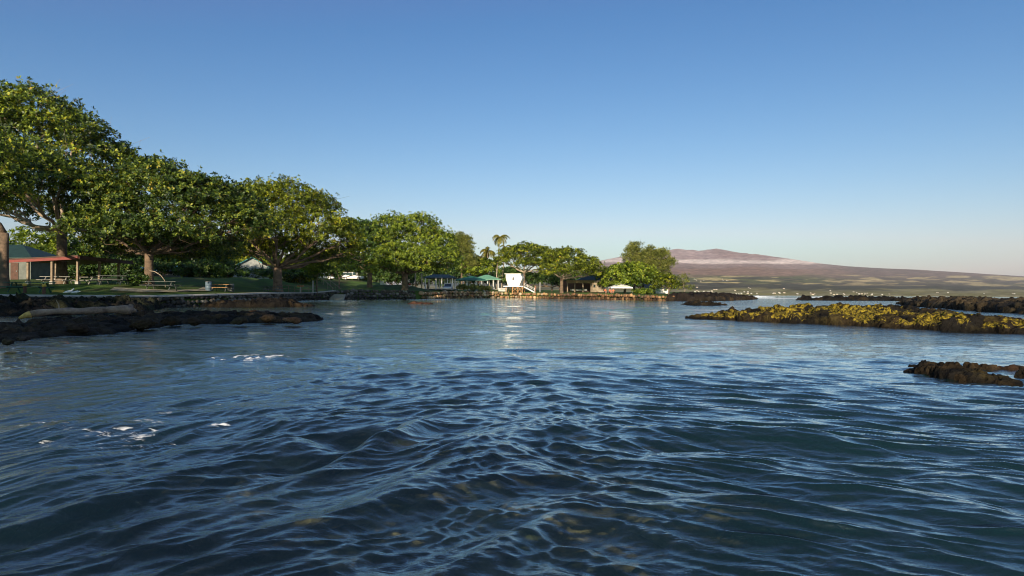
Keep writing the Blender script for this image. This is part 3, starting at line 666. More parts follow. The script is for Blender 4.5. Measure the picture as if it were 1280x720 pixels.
tree('tallest spreading almond tree at far left with pale bare limbs, behind the shelter', 77, 56, 0, .45, 5.2,
     [(-95, 180, 75, 60, 4), (-30, 165, 66, 52, 0), (38, 158, 56, 44, 1), (92, 184, 46, 40, 1), (132, 203, 32, 34, 3), (160, 222, 28, 28, 4), (10, 215, 60, 40, -6), (75, 232, 52, 34, -6), (125, 250, 40, 30, -2), (-60, 245, 50, 36, -4), (20, 262, 40, 22, 6), (100, 275, 34, 18, 6), (140, 298, 34, 16, 10)], dens=1.0, leaf=.31, lm='leaf_almond', bark='palebark_and_sun', seed=11, puff=.13, twigs=11)
tree('dark trunked tree cut by the left edge of the picture', 5, 44, 0, .30, 4.2,
     [(-55, 200, 60, 40, -2), (-25, 232, 45, 24, -1), (-100, 240, 50, 40, 0)], dens=1.3, leaf=.30, seed=12, lm='leaf_almond', twigs=7)
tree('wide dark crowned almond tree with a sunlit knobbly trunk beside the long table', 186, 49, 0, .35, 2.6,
     [(150, 262, 42, 36, 2), (200, 240, 44, 38, 3), (235, 255, 42, 34, 1), (280, 262, 40, 30, 4), (300, 285, 34, 26, 3), (225, 292, 40, 22, -2), (165, 292, 36, 20, -3), (120, 285, 34, 20, -1), (262, 246, 30, 22, 3), (205, 306, 46, 14, 3), (265, 306, 36, 14, 4), (140, 304, 26, 12, 3), (175, 316, 46, 9, 9), (245, 316, 44, 12, 10)], dens=1.5, leaf=.27, lm='leaf_shaded', bark='bark', seed=13, puff=.13, twigs=10)
tree('forked almond tree with thick dark trunk at the path bend', 347, 72, 0, .56, 3.0,
     [(322, 262, 36, 32, 3), (360, 262, 40, 34, 1), (392, 272, 34, 30, 1), (408, 292, 36, 26, 0), (345, 290, 36, 24, -3), (432, 300, 22, 24, 2), (310, 296, 24, 22, 0), (372, 312, 40, 14, 4), (325, 308, 26, 12, 5), (435, 316, 22, 14, 4), (398, 323, 32, 9, 8), (318, 316, 28, 12, 9)], dens=1.0, leaf=.29, lm='leaf_gold', bark='bark', seed=14, puff=.13, twigs=10)
tree('shadowy round tree between the forked tree and the bright domed tree', 462, 112, 0, .5, 3.2,
     [(455, 300, 22, 20, 0), (446, 290, 18, 14, 1), (470, 305, 26, 24, -1), (450, 322, 24, 16, -3), (482, 322, 22, 18, -2), (425, 322, 18, 12, 0)], dens=.8, leaf=.42, lm='leaf_dark', seed=15, puff=.14, twigs=5)
tree('bright domed almond tree overhanging the shaded sea wall', 506, 109, 0, .62, 3.4,
     [(490, 294, 28, 24, 2), (520, 300, 32, 30, 0), (546, 310, 26, 22, 0), (563, 326, 14, 14, 2), (535, 326, 36, 16, -5), (500, 322, 28, 18, -4), (522, 336, 32, 9, -3), (478, 334, 22, 10, -2)], dens=.9, leaf=.35, lm='leaf_lime', seed=16, puff=.13, twigs=8)
tree('small lime green sapling catching the sun behind the railing', 396, 84, 0, .10, 2.2,
     [(390, 330, 11, 11, 0), (402, 334, 12, 10, 1), (384, 338, 8, 7, 1), (396, 343, 12, 6, 0)], dens=1.6, leaf=.24, lm='leaf_lime', seed=17, puff=.2, twigs=4)
tree('low leafy tree in front of the parked cars', 424, 104, 0, .14, 2.0,
     [(418, 334, 10, 7, 0), (440, 336, 13, 5, 0), (462, 338, 9, 5, 1)], dens=1.0, leaf=.3, lm='leaf_lime', seed=18, puff=.2, twigs=4)
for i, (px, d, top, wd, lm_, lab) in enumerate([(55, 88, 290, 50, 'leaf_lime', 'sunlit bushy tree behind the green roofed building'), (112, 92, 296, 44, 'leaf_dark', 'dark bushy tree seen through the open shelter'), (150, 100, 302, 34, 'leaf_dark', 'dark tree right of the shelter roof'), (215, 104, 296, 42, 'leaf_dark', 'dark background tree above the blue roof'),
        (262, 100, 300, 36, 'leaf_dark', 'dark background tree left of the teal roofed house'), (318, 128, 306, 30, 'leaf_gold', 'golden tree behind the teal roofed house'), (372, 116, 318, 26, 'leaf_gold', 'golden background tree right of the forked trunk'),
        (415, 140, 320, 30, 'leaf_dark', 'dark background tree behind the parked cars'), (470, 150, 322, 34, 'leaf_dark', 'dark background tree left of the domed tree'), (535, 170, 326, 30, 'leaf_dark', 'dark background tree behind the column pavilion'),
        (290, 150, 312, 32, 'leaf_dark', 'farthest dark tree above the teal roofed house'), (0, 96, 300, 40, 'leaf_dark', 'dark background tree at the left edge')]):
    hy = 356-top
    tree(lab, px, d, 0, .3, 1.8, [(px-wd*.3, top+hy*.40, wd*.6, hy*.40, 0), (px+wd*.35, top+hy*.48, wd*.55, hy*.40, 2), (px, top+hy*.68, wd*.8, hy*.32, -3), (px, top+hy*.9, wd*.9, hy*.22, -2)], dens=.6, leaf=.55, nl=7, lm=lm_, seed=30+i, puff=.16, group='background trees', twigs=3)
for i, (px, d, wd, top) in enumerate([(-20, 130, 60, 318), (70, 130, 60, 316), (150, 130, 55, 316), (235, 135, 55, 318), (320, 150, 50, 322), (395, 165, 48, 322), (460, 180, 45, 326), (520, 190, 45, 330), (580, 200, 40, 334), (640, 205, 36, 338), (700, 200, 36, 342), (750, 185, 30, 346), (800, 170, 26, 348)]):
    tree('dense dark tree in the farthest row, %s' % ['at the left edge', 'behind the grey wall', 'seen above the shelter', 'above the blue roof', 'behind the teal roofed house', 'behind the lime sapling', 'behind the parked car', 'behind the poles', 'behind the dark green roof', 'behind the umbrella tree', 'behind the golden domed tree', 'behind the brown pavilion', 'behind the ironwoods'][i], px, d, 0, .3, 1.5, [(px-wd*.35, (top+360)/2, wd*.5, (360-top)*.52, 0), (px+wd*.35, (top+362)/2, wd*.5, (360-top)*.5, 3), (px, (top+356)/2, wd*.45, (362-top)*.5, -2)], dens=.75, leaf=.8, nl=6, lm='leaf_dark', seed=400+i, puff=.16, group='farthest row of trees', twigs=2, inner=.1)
# hedge of dark shrubs closing the back of the park
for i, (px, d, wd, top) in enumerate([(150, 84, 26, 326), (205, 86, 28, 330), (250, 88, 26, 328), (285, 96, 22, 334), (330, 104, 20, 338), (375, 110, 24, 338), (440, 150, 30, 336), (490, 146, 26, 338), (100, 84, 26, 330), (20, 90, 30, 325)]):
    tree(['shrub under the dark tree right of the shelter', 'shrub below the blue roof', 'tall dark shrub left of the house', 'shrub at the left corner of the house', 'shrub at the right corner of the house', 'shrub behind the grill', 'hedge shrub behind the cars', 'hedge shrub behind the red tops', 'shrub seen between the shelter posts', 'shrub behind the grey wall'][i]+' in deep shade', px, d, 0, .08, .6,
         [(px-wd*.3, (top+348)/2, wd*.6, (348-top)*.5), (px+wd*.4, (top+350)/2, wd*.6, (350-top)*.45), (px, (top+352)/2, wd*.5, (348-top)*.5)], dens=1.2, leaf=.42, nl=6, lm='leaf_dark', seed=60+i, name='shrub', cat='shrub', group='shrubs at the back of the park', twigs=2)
tree('tall feathery ironwood column rising behind the domed tree', 577, 165, 0, .3, 6,
     [(576, 303, 8, 11, 0), (568, 308, 7, 12, 1), (584, 312, 7, 15, 0), (577, 322, 12, 18, 0), (585, 330, 9, 14, 0)], dens=2.6, leaf=.75, wid=.10, nl=9, lm='leaf_grey', seed=80, puff=.12, spread=.9, name='ironwood_tree', inner=.4, twigs=5)
tree('round leaved clump of trees behind the green pavilion roofs', 598, 168, 0, .25, 2,
     [(585, 336, 12, 10, 0), (600, 334, 12, 9, 2), (613, 335, 11, 9, 0), (594, 342, 14, 6, -4)], dens=.9, leaf=.6, wid=.6, lm='leaf_lime', seed=81, twigs=3)
tree('umbrella shaped tree with bare orange limbs behind the lifeguard tower', 655, 158, 0, .36, 5.0,
     [(640, 322, 18, 11, 1), (658, 317, 20, 12, 0), (676, 321, 17, 12, 1), (690, 330, 14, 10, 0), (632, 328, 14, 7, 0), (665, 330, 20, 7, -2)], dens=.9, leaf=.42, lm='leaf_gold', bark='palebark_and_sun', seed=82, puff=.14, flat=.6, limbs=1.3, twigs=8)
tree('golden green domed tree leaning over the brown pavilion', 702, 137, 0, .42, 3.6,
     [(696, 326, 17, 13, 1), (712, 325, 20, 13, 0), (732, 332, 17, 11, 0), (746, 341, 13, 9, 1), (716, 339, 22, 9, -3), (690, 340, 16, 9, 0)], dens=.95, leaf=.42, lm='leaf_gold', bark='palebark_and_sun', seed=83, puff=.14, limbs=1.3, twigs=8)
tree('dark thicket under the golden domed tree', 690, 160, 0, .2, 1.2, [(690, 352, 16, 9, 0), (668, 350, 10, 8, 2), (705, 354, 14, 8, 2), (640, 350, 12, 8, 4)], dens=.8, leaf=.5, lm='leaf_dark', seed=84, name='thicket', cat='shrub', twigs=2)
tree('yellow green tree between the pavilion and the white tent', 762, 140, 0, .22, 2, [(757, 345, 12, 9, 1), (768, 346, 13, 10, 0), (760, 355, 12, 8, 0), (750, 352, 10, 8, 6)], dens=.9, leaf=.42, lm='leaf_lime', seed=85, twigs=4)
tree('large leaved green tree right behind the white tent', 781, 121, 0, .26, 2.4, [(780, 342, 17, 12, 0), (800, 345, 17, 13, 0), (815, 350, 15, 10, 0), (790, 352, 18, 9, -2), (770, 346, 12, 9, 1)], dens=1.0, leaf=.44, wid=.62, lm='leaf_lime', seed=86, puff=.15, twigs=5)
tree('tallest ironwood with wispy top on the point', 793, 128, 0, .22, 5, [(797, 309, 3, 6, 0), (789, 313, 4, 7, 0), (793, 316, 5, 11, 0), (787, 324, 8, 11, 0), (800, 324, 9, 11, 1), (795, 338, 14, 14, 0)], dens=3.0, leaf=.62, wid=.10, nl=9, lm='leaf_grey', seed=87, puff=.13, spread=.9, name='ironwood_tree', inner=.4, twigs=6)
tree('shorter ironwood with upswept right branches on the point', 818, 126, 0, .22, 3.5, [(813, 315, 4, 6, 0), (829, 317, 4, 4, 0), (811, 324, 8, 11, 0), (825, 320, 10, 7, 0), (836, 331, 8, 7, 0), (821, 338, 14, 13, 1), (815, 350, 15, 9, 0)], dens=2.8, leaf=.62, wid=.12, nl=9, lm='leaf_grey', seed=88, puff=.13, spread=.9, name='ironwood_tree', inner=.4, twigs=6)
tree('yellowing low tree at the seaward end of the row', 836, 118, 0, .14, 1.4, [(833, 352, 13, 9, 0), (845, 358, 9, 7, 0), (826, 358, 10, 7, 0)], dens=1.2, leaf=.36, lm='leaf_gold', seed=89, twigs=5)
tree('thin sparse shrub, last before the lava tip', 856, 116, 0, .06, 1.0, [(853, 350, 7, 7, 0), (858, 360, 8, 5, 0)], dens=.8, leaf=.3, wid=.3, lm='leaf_grey', bark='palebark_and_sun', seed=90, name='shrub', cat='shrub', twigs=8)
tree('bright yellow green bush on the rocks right of the tent', 803, 112, 0, .05, .3, [(798, 365.5, 6, 3), (806, 365.5, 7, 3.2), (812, 366, 4, 2.5)], dens=3, leaf=.22, lm='leaf_lime', seed=91, name='bush', cat='bush', group='low bushes', twigs=3)
tree('olive hedge in front of the green pavilion roofs', 592, 139, 0, .05, .3, [(578, 360, 6, 3.6), (588, 360.5, 7, 3.2), (598, 361, 7, 3.0), (607, 361, 5, 2.6)], dens=2.4, leaf=.25, lm='leaf_grey', seed=92, name='hedge', cat='hedge', group='low bushes', twigs=3)
tree('dark rounded bush beside the knobbly trunk', 172, 47, 0, .06, .3, [(168, 352, 9, 6), (177, 351, 8, 6)], dens=2.0, leaf=.22, lm='leaf_dark', seed=93, name='bush', cat='bush', group='low bushes', twigs=3)

# palms
def palm(label, px, d, cy, base_px, nf, fl, seed, tr=.16):
    r_ = np.random.default_rng(seed); b0 = gp(base_px, d); top = P(px, cy, d)-b0
    root = thing('palm_tree', b0, label, 'palm', 'coconut palms')
    t_ = MB(); n = 14; t_.tube([Vector((top.x*(k/n)**1.5, top.y*(k/n), top.z*k/n-.2*(k == 0))) for k in range(n+1)], [tr*(1.5 if k == 0 else 1.05-.35*k/n)*(1+.05*(k % 2)) for k in range(n+1)], 9)
    t_.build('trunk', M['palebark_and_sun'], root, True)
    for k in range(nf):
        az = 2*PI*k/nf+r_.normal(0, .2); el = r_.uniform(-.2, 1.15); L_ = fl*r_.uniform(.8, 1.1)
        V = []; Fc = []; tn = []; sp_ = []; p_ = np.array(top, dtype=float); h = np.array([math.cos(az), math.sin(az), 0]); sd_ = np.array([-math.sin(az), math.cos(az), 0])
        ns = 16; a_ = el
        for j in range(ns+1):
            sp_.append(p_.copy()); dirv = h*math.cos(a_)+np.array([0, 0, 1])*math.sin(a_); p_ = p_+dirv*L_/ns; a_ -= (.10+.03*j/ns)*1.15
        for j in range(1, ns+1):
            ll = L_*.30*math.sin(PI*min(1, (j/ns)*.85+.12))+.1
            for s_ in (-1, 1):
                for q in (0., .5):
                    b1_ = sp_[j]*(1-q)+sp_[j-1]*q; t1 = b1_+sd_*s_*ll*.75+(sp_[j]-sp_[j-1])*ns/L_*ll*.45+np.array([0, 0, -ll*.45])
                    wv = (sp_[j]-sp_[j-1])*.62; i0 = len(V)
                    V += [b1_-wv*.5, b1_+wv*.5, t1]; Fc.append((i0, i0+1, i0+2)); tn += [r_.uniform(.2, .9)]*3
        for j in range(ns):
            i0 = len(V); q = np.array([0, 0, .03]); V += [sp_[j], sp_[j+1], sp_[j+1]+q+sd_*.03]; Fc.append((i0, i0+1, i0+2)); tn += [.9]*3
        fast('frond', V, Fc, M['leaf_palm'], root, False, {'tone': np.array(tn)})
    return root
palm('tallest coconut palm left of the umbrella tree', 625, 160, 297, 620, 17, 3.4, 1)
palm('shorter thick crowned coconut palm above the pavilion roofs', 609, 170, 314, 612, 20, 3.6, 2)
palm('small coconut palm crown right of the tallest palm', 632, 172, 309, 627, 14, 2.6, 3)
palm('low pale palm left of the shorter palm', 600, 172, 322, 602, 12, 2.6, 4)

# ------------------------------------------------------------------ buildings
def post(mbx, p_, h_, r_=.08, sq=True):
    if sq: mbx.box((p_[0], p_[1], p_[2]+h_/2), (r_*2, r_*2, h_))
    else: mbx.tube([p_, (p_[0], p_[1], p_[2]+h_)], r_, 8)

# picnic shelter with red fascia
e0 = P(8, 328.5, 51); e1 = P(97, 324, 51.5); e2 = P(166, 330.5, 62); e3 = e0+(e2-e1)
rt = thing('picnic_shelter', gp(97, 52), 'open picnic shelter with a low roof and red fascia at far left', 'shelter'); o0 = rt.location.copy()
def slab(cs, th, m_, name, parent, off):
    b_ = MB(); vs = [Vector(c)-off for c in cs]; vs = vs+[v+Vector((0, 0, th)) for v in vs]
    b_.add(vs, [(3, 2, 1, 0), (4, 5, 6, 7), (0, 1, 5, 4), (1, 2, 6, 5), (2, 3, 7, 6), (3, 0, 4, 7)]); return b_.build(name, m_, parent)
slab([e0, e1, e2, e3], .10, M['brownpaint_and_shade'], 'roof', rt, o0-Vector((0, 0, .26)))
def board(a, b, h_, th, m_, name, parent, off, zoff=0):
    a = Vector(a)-off; b = Vector(b)-off; t_ = (b-a); nv = Vector((-t_.y, t_.x, 0)).normalized()*th/2; b_ = MB(); z = Vector((0, 0, h_)); zo = Vector((0, 0, zoff))
    vs = [a-nv+zo, b-nv+zo, b+nv+zo, a+nv+zo]; vs += [v+z for v in vs]
    b_.add(vs, [(3, 2, 1, 0), (4, 5, 6, 7), (0, 1, 5, 4), (1, 2, 6, 5), (2, 3, 7, 6), (3, 0, 4, 7)]); return b_.build(name, m_, parent)
board(e0, e1, .24, .06, M['redpaint'], 'fascia', rt, o0)
board(e1+Vector((.05, .1, 0)), e2, .26, .06, M['brownpaint_and_shade'], 'fascia', rt, o0)  # side fascia darker brown: its shade put into the paint colour
for px, d, z_ in [(35, 51.4, 0), (65, 51.6, 0), (97, 51.9, 0), (124, 55.5, 0), (148, 59.5, 0), (70, 60, 0)]:
    g_ = gp(px, d); tt = P(px, 326, d).z-g_.z
    b_ = MB(); v = g_-o0; b_.box((v.x, v.y, v.z+tt/2), (.17, .17, tt)); pp = b_.build('post', M['lightwood'], rt)
    b_ = MB(); b_.box((v.x, v.y, v.z+.15), (.3, .3, .3)); b_.build('footing', M['concrete'], pp)

# green roofed building behind the shelter
def hip(cx, cy, z0, w_, d_, ov, zh, ridge, m_, name, parent, rz=0, th=.12):
    b_ = MB(); a = w_/2+ov; c = d_/2+ov; r2 = ridge/2
    vs = [(-a, -c, z0), (a, -c, z0), (a, c, z0), (-a, c, z0), (-r2, 0, z0+zh), (r2, 0, z0+zh), (-a, -c, z0-th), (a, -c, z0-th), (a, c, z0-th), (-a, c, z0-th)]
    Mx = Matrix.Translation((cx, cy, 0)) @ Matrix.Rotation(rz, 4, 'Z')
    b_.add([Mx @ Vector(v) for v in vs], [(0, 1, 5, 4), (1, 2, 5), (2, 3, 4, 5), (3, 0, 4), (0, 6, 7, 1), (1, 7, 8, 2), (2, 8, 9, 3), (3, 9, 6, 0), (9, 8, 7, 6)])
    return b_.build(name, m_, parent)
g_ = gp(8, 70); bt = thing('park_building', g_, 'green hip roofed grey block building behind the picnic shelter', 'building')
b_ = MB(); b_.box((0, 0, 1.2), (10.2, 5, 2.6)); b_.build('wall', M['greywall'], bt)
hip(0, 0, 2.6, 10.2, 5, .7, 1.75, 4, M['darkteal'], 'roof', bt)
b_ = MB(); b_.box((3.2, -2.53, 1.0), (.9, .06, 2.0)); dr = b_.build('door', M['brownpaint_and_shade'], bt); b_ = MB(); b_.box((3.5, -2.6, 1.0), (.05, .08, .14)); b_.build('handle', M['metal'], dr)
b_ = MB(); b_.box((-1, -2.53, 1.9), (1.2, .06, .5)); b_.build('window', M['glass'], bt)

# teal roofed house with gable
def gable(label, px, d, w_, dp, hw, hr, roofm, wallm, rz, zb=0, base=None, wins=2, cat='house', name='house', group=None):
    g_ = base or gp(px, d); g_.z += zb; b0 = thing(name, g_, label, cat, group, rz)
    b_ = MB(); a = w_/2; c = dp/2
    b_.add([(-a, -c, -.2), (a, -c, -.2), (a, c, -.2), (-a, c, -.2), (-a, -c, hw), (a, -c, hw), (a, c, hw), (-a, c, hw), (-a, 0, hw+hr), (a, 0, hw+hr)],
           [(3, 2, 1, 0), (0, 1, 5, 4), (2, 3, 7, 6), (1, 2, 6, 9, 5), (3, 0, 4, 8, 7)]); b_.build('wall', wallm, b0)
    b_ = MB(); ov = .5; sl = hr/c
    for s_ in (-1, 1):
        b_.add([(-a-ov, s_*(c+ov), hw-ov*sl+.03), (a+ov, s_*(c+ov), hw-ov*sl+.03), (a+ov, 0, hw+hr+.05), (-a-ov, 0, hw+hr+.05), (-a-ov, s_*(c+ov), hw-ov*sl-.12), (a+ov, s_*(c+ov), hw-ov*sl-.12), (a+ov, 0, hw+hr-.10), (-a-ov, 0, hw+hr-.10)],
               [(0, 1, 2, 3), (4, 7, 6, 5), (0, 4, 5, 1), (1, 5, 6, 2), (3, 7, 4, 0)])
    b_.build('roof', roofm, b0)
    for k in range(wins):
        x = -a+(k+.5)*w_/wins; b_ = MB(); b_.box((x, -c-.02, hw*.55), (w_/wins*.45, .08, hw*.35)); wf = b_.build('window', M['whiteside'], b0)
        b_ = MB(); b_.box((x, -c-.05, hw*.55), (w_/wins*.38, .06, hw*.29)); b_.build('pane', M['glass'], wf)
    return b0
gable('house with a teal metal roof and pale gable seen under the trees', 313, 118, 6.5, 6.5, 2.6, 1.9, M['tealroof'], mat('shaded_gable', (.34, .36, .34), (.26, .28, .27)), R(-62), zb=.35)
gable('low building with a blue roof glimpsed behind the knobbly trunk', 206, 92, 5.5, 4, 1.2, .7, M['blueroof'], M['greywall'], R(10), zb=-.2)

def pavilion(label, px0, px1, d, eave_py, apex_py, roofm, colpx, depth, colm, ridge=.3, group='green roofed pavilions'):
    pc = (px0+px1)/2; g_ = gp(pc, d); root = thing('pavilion', g_, label, 'pavilion', group)
    w_ = (px1-px0)*d/F; ze = P(pc, eave_py, d).z-g_.z; zh = (eave_py-apex_py)*d/F
    hip(0, 0, ze, w_, depth, 0, zh, w_*ridge, roofm, 'roof', root)
    for cx in colpx:
        x = (cx-pc)*d/F
        for y in (-depth*.42, depth*.42):
            b_ = MB(); b_.tube([(x, y, -.1), (x, y, ze-.12)], .14, 10); b_.build('column', colm, root)
    b_ = MB(); b_.box((0, 0, .05), (w_*.95, depth*.95, .16)); b_.build('floor_slab', M['concrete'], root)
    return root
pavilion('teal roofed pavilion with white columns under the domed tree', 531, 571, 134, 347.5, 343, M['darkteal'], [534, 547, 554, 561, 567], 7, M['white'], .5)
pavilion('dark green hip roof pavilion behind the olive hedge', 568, 611, 150, 350.5, 345, M['greenroof'], [574, 585, 596, 603], 8, M['whiteside'], .05)
pavilion('paler green hip roof pavilion beside the palm trunks', 590, 627, 160, 349.5, 343.5, M['paleroof'], [603, 610, 617, 623], 8, M['whiteside'], .1)

# brown pavilion on the point
g_ = gp(730, 145); bp_ = thing('beach_pavilion', g_, 'brown open fronted pavilion with dark teal roof right of the golden tree', 'pavilion'); k_ = 145/F
ze = P(730, 350, 145).z-g_.z
hip(2.6, 1, ze-.1, 42*k_, 6, .3, 7.5*k_, 16*k_, M['darkteal'], 'roof', bp_)
b_ = MB(); b_.box((-6*k_, -2.6, ze-.5), (34*k_, .25, .75)); b_.build('beam', mat('olive_brown', (.20, .145, .06), (.12, .085, .04)), bp_)
b_ = MB(); b_.box((16*k_, -1.6, ze/2-.1), (15*k_, 2.2, ze-.2)); b_.build('wall', M['cream'], bp_)
b_ = MB(); b_.box((-3*k_, 3.2, ze/2-.1), (44*k_, .2, ze-.2)); b_.build('wall', M['brownpaint_and_shade'], bp_)
for x in (-22, -13, -3, 7): b_ = MB(); b_.box((x*k_, -2.6, ze/2-.5), (.28, .28, ze-.9)); b_.build('column', M['lightwood'], bp_)
for x in (11, 17, 22): b_ = MB(); b_.box((x*k_, -2.73, ze*.5), (.5, .08, .7)); b_.build('window', M['glass'], bp_)
b_ = MB(); b_.box((-8*k_, -2.3, .5), (20*k_, .2, .5)); b_.build('low_wall', M['greywall'], bp_)
# grey building behind the point trees
gable('pale grey hut glimpsed under the ironwoods', 820, 134, 5, 4, 1.5, .8, M['greywall'], M['whiteside'], 0, wins=3)

# white canopy tent
g_ = gp(775, 119); tn_ = thing('canopy_tent', g_, 'white peaked canopy tent on the point', 'tent'); k_ = 119/F
ze = P(775, 359, 119).z-g_.z; zt = P(775, 353, 119).z-g_.z; a = 13*k_
b_ = MB(); n = 6; vs = []; fs = []
for i in range(n+1):
    q = i/n; r_ = a*(1-q)+.02; z = ze+(zt-ze)*(q**1.25)
    for (sx, sy) in ((-1, -1), (1, -1), (1, 1), (-1, 1)): vs.append((sx*r_, sy*r_, z))
for i in range(n):
    for k in range(4): fs.append((i*4+k, i*4+(k+1) % 4, i*4+4+(k+1) % 4, i*4+4+k))
b_.add(vs, fs); b_.build('canopy', M['canvas'], tn_)
b_ = MB()
for s_ in (-1, 1): b_.box((0, s_*a, ze-.12), (2*a, .03, .24)); b_.box((s_*a, 0, ze-.12), (.03, 2*a-.04, .24))
b_.build('valance', M['canvas'], tn_)
for sx in (-1, 1):
    for sy in (-1, 1): b_ = MB(); b_.tube([(sx*(a-.06), sy*(a-.06), 0), (sx*(a-.06), sy*(a-.06), ze)], .03, 6); b_.build('leg', M['metal'], tn_)

# ------------------------------------------------------------------ lifeguard tower
g_ = gp(643, 143); lt = thing('lifeguard_tower', g_, 'white lifeguard tower with flared cab on short stilts, centre of the far shore', 'lifeguard tower', rz=R(-12)); k_ = 143/F
zf = P(643, 358, 143).z-g_.z; zc = P(643, 342.5, 143).z-g_.z
b_ = MB(); w0 = 7.0*k_; w1 = 9.4*k_; dd = 1.5; hh = zc-zf
lv = [(zf+.1, -w0, w0*1.0, dd*.80), (zf+hh*.66, -w1, w1*1.22, dd*1.05), (zf+hh*.96, -w1*1.02, w1*.95, dd*1.0)]
vs = []; fs = []
for z, xl, xr, y in lv: vs += [(xl, -y, z), (xr, -y, z), (xr, y, z), (xl, y, z)]
for i in range(2):
    for k in range(4): fs.append((i*4+k, i*4+(k+1) % 4, i*4+4+(k+1) % 4, i*4+4+k))
fs += [(3, 2, 1, 0), (8, 9, 10, 11)]; b_.add(vs, fs); b_.build('cab', M['white'], lt)
b_ = MB(); b_.box((-.1, 0, zc-.02), (w1*2.25, dd*2.35, .14)); b_.build('roof', M['white'], lt)
b_ = MB()                                                   # horizontal siding battens
for k in range(1, 6):
    z = zf+.1+hh*.66*k/6; t_ = k/6; xl = -w0-(w1-w0)*t_; xr = w0+(w1*1.22-w0)*t_; y = dd*(.80+.25*t_)
    b_.box(((xl+xr)/2, -y-.004, z), (xr-xl, .03, .03))
b_.build('siding', M['whiteside'], lt)
# rescue emblem: small dark running figure with a board
b_ = MB(); zz = zf+hh*.60; yy = -dd*1.03-.11; mk = [((.06, .28), (.10, .36)), ((.05, .28), (-.02, .05)), ((.03, .2), (.2, .16)), ((-.02, .05), (.14, -.10)), ((-.02, .05), (-.14, -.22)), ((.14, -.10), (.04, -.26))]
for (x0, z0), (x1, z1) in mk: b_.tube([(x0, yy, zz+z0), (x1, yy, zz+z1)], .075, 6)
b_.tube([(-.16, yy-.01, zz-.02), (.26, yy-.01, zz+.38)], .085, 6); b_.build('emblem', mat('emblem_black', (.03, .03, .05)), lt)
b_ = MB(); b_.box((.1, 0, zf), (25*k_, dd*2.6, .22)); b_.build('deck', M['white'], lt)
for x in (-9, -1, 6, 11.5):
    for y in (-1.5, 1.5): b_ = MB(); b_.box((x*k_, y, zf/2-.15), (.2, .2, zf+.1)); b_.build('stilt', M['orangewood_and_sun'], lt)
b_ = MB()
for x0, x1 in ((-1, 6), (6, 11.5)):
    for y in (-1.62,):
        b_.tube([(x0*k_, y, .05), (x1*k_, y, zf-.1)], .06, 6); b_.tube([(x0*k_, y-.05, zf-.1), (x1*k_, y-.05, .05)], .06, 6)
b_.build('brace', M['orangewood_and_sun'], lt)
b_ = MB(); b_.add([(12*k_, -.8, zf+.1), (12*k_, .6, zf+.1), (27*k_, .6, -.05), (27*k_, -.8, -.05), (12*k_, -.8, zf-.15), (12*k_, .6, zf-.15), (27*k_, .6, -.3), (27*k_, -.8, -.3)], [(0, 1, 2, 3), (7, 6, 5, 4), (0, 3, 7, 4), (1, 5, 6, 2), (0, 4, 5, 1), (3, 2, 6, 7)]); b_.build('ramp', M['white'], lt)
for q in range(4):
    x = (13+q*4.4)*k_; z = zf*(1-q*4.4/15)+.02; b_ = MB(); b_.box((x, -.78, z+.45), (.06, .06, .9)); b_.build('rail_post', M['white'], lt)
for z0 in (.5, .85): b_ = MB(); b_.tube([(13*k_, -.78, zf+z0), (26.5*k_, -.78, z0)], .03, 6); b_.build('handrail', M['white'], lt)
# white picket fence left of the tower
f0 = gp(623.5, 146); ft = thing('picket_fence', f0, 'short white picket fence left of the lifeguard tower', 'fence')
for q in range(11): b_ = MB(); b_.box((q*.2, 0, .45), (.10, .03, 1.0)); b_.build('picket', M['whiteside'], ft)
for z in (.25, .7): b_ = MB(); b_.box((1.0, .035, z), (2.2, .03, .08)); b_.build('rail', M['whiteside'], ft)

# ------------------------------------------------------------------ park furniture
def picnic_table(label, px, d, length, rz, topm, legm, dz=0, group='picnic tables in the park'):
    g_ = gp(px, d); g_.z += dz; root = thing('picnic_table', g_, label, 'picnic table', group, rz)
    for k in range(5): b_ = MB(); b_.box((0, -.32+.16*k, .74), (length, .145, .045)); b_.build('plank', topm, root, bevel=.006)
    for s_ in (-1, 1):
        for k in range(2): b_ = MB(); b_.box((0, s_*(.66+.13*k), .44), (length, .12, .045)); b_.build('seat_plank', topm, root, bevel=.006)
    for sx in (-1, 1):
        x = sx*length*.34
        for s_ in (-1, 1): b_ = MB(); b_.tube([(x, s_*.16, .72), (x, s_*.62, .0)], .045, 6); b_.build('leg', legm, root)
        b_ = MB(); b_.box((x+.06, 0, .39), (.06, 1.62, .08)); b_.build('crossbar', legm, root)
    return root
picnic_table('long dark green picnic table nearest the left edge', 37, 40, 2.9, R(8), M['darkgreen'], M['darkgreen'])
picnic_table('weathered grey picnic table under the shelter, left of the corner post', 72, 52.5, 2.6, R(5), M['tablegrey'], M['tablegrey'])
picnic_table('weathered grey picnic table under the shelter, right of the corner post', 110, 53.5, 1.9, R(-10), M['tablegrey'], M['tablegrey'])
picnic_table('dark picnic table at the right end of the shelter', 143, 46, 2.3, R(4), M['darktable'], M['darktable'])
picnic_table('long dark picnic table by the knobbly trunk', 202, 46.5, 2.6, R(3), M['darktable'], M['darktable'])
picnic_table('small dark picnic table in front of the forked tree', 340, 62, 2.0, R(-5), M['darktable'], M['darktable'])
picnic_table('picnic table with an orange lit top between barrel and path bend', 276, 56, 1.6, R(12), M['orangewood_and_sun'], M['darktable'])  # orange planks carry the warm sunlight on the table top
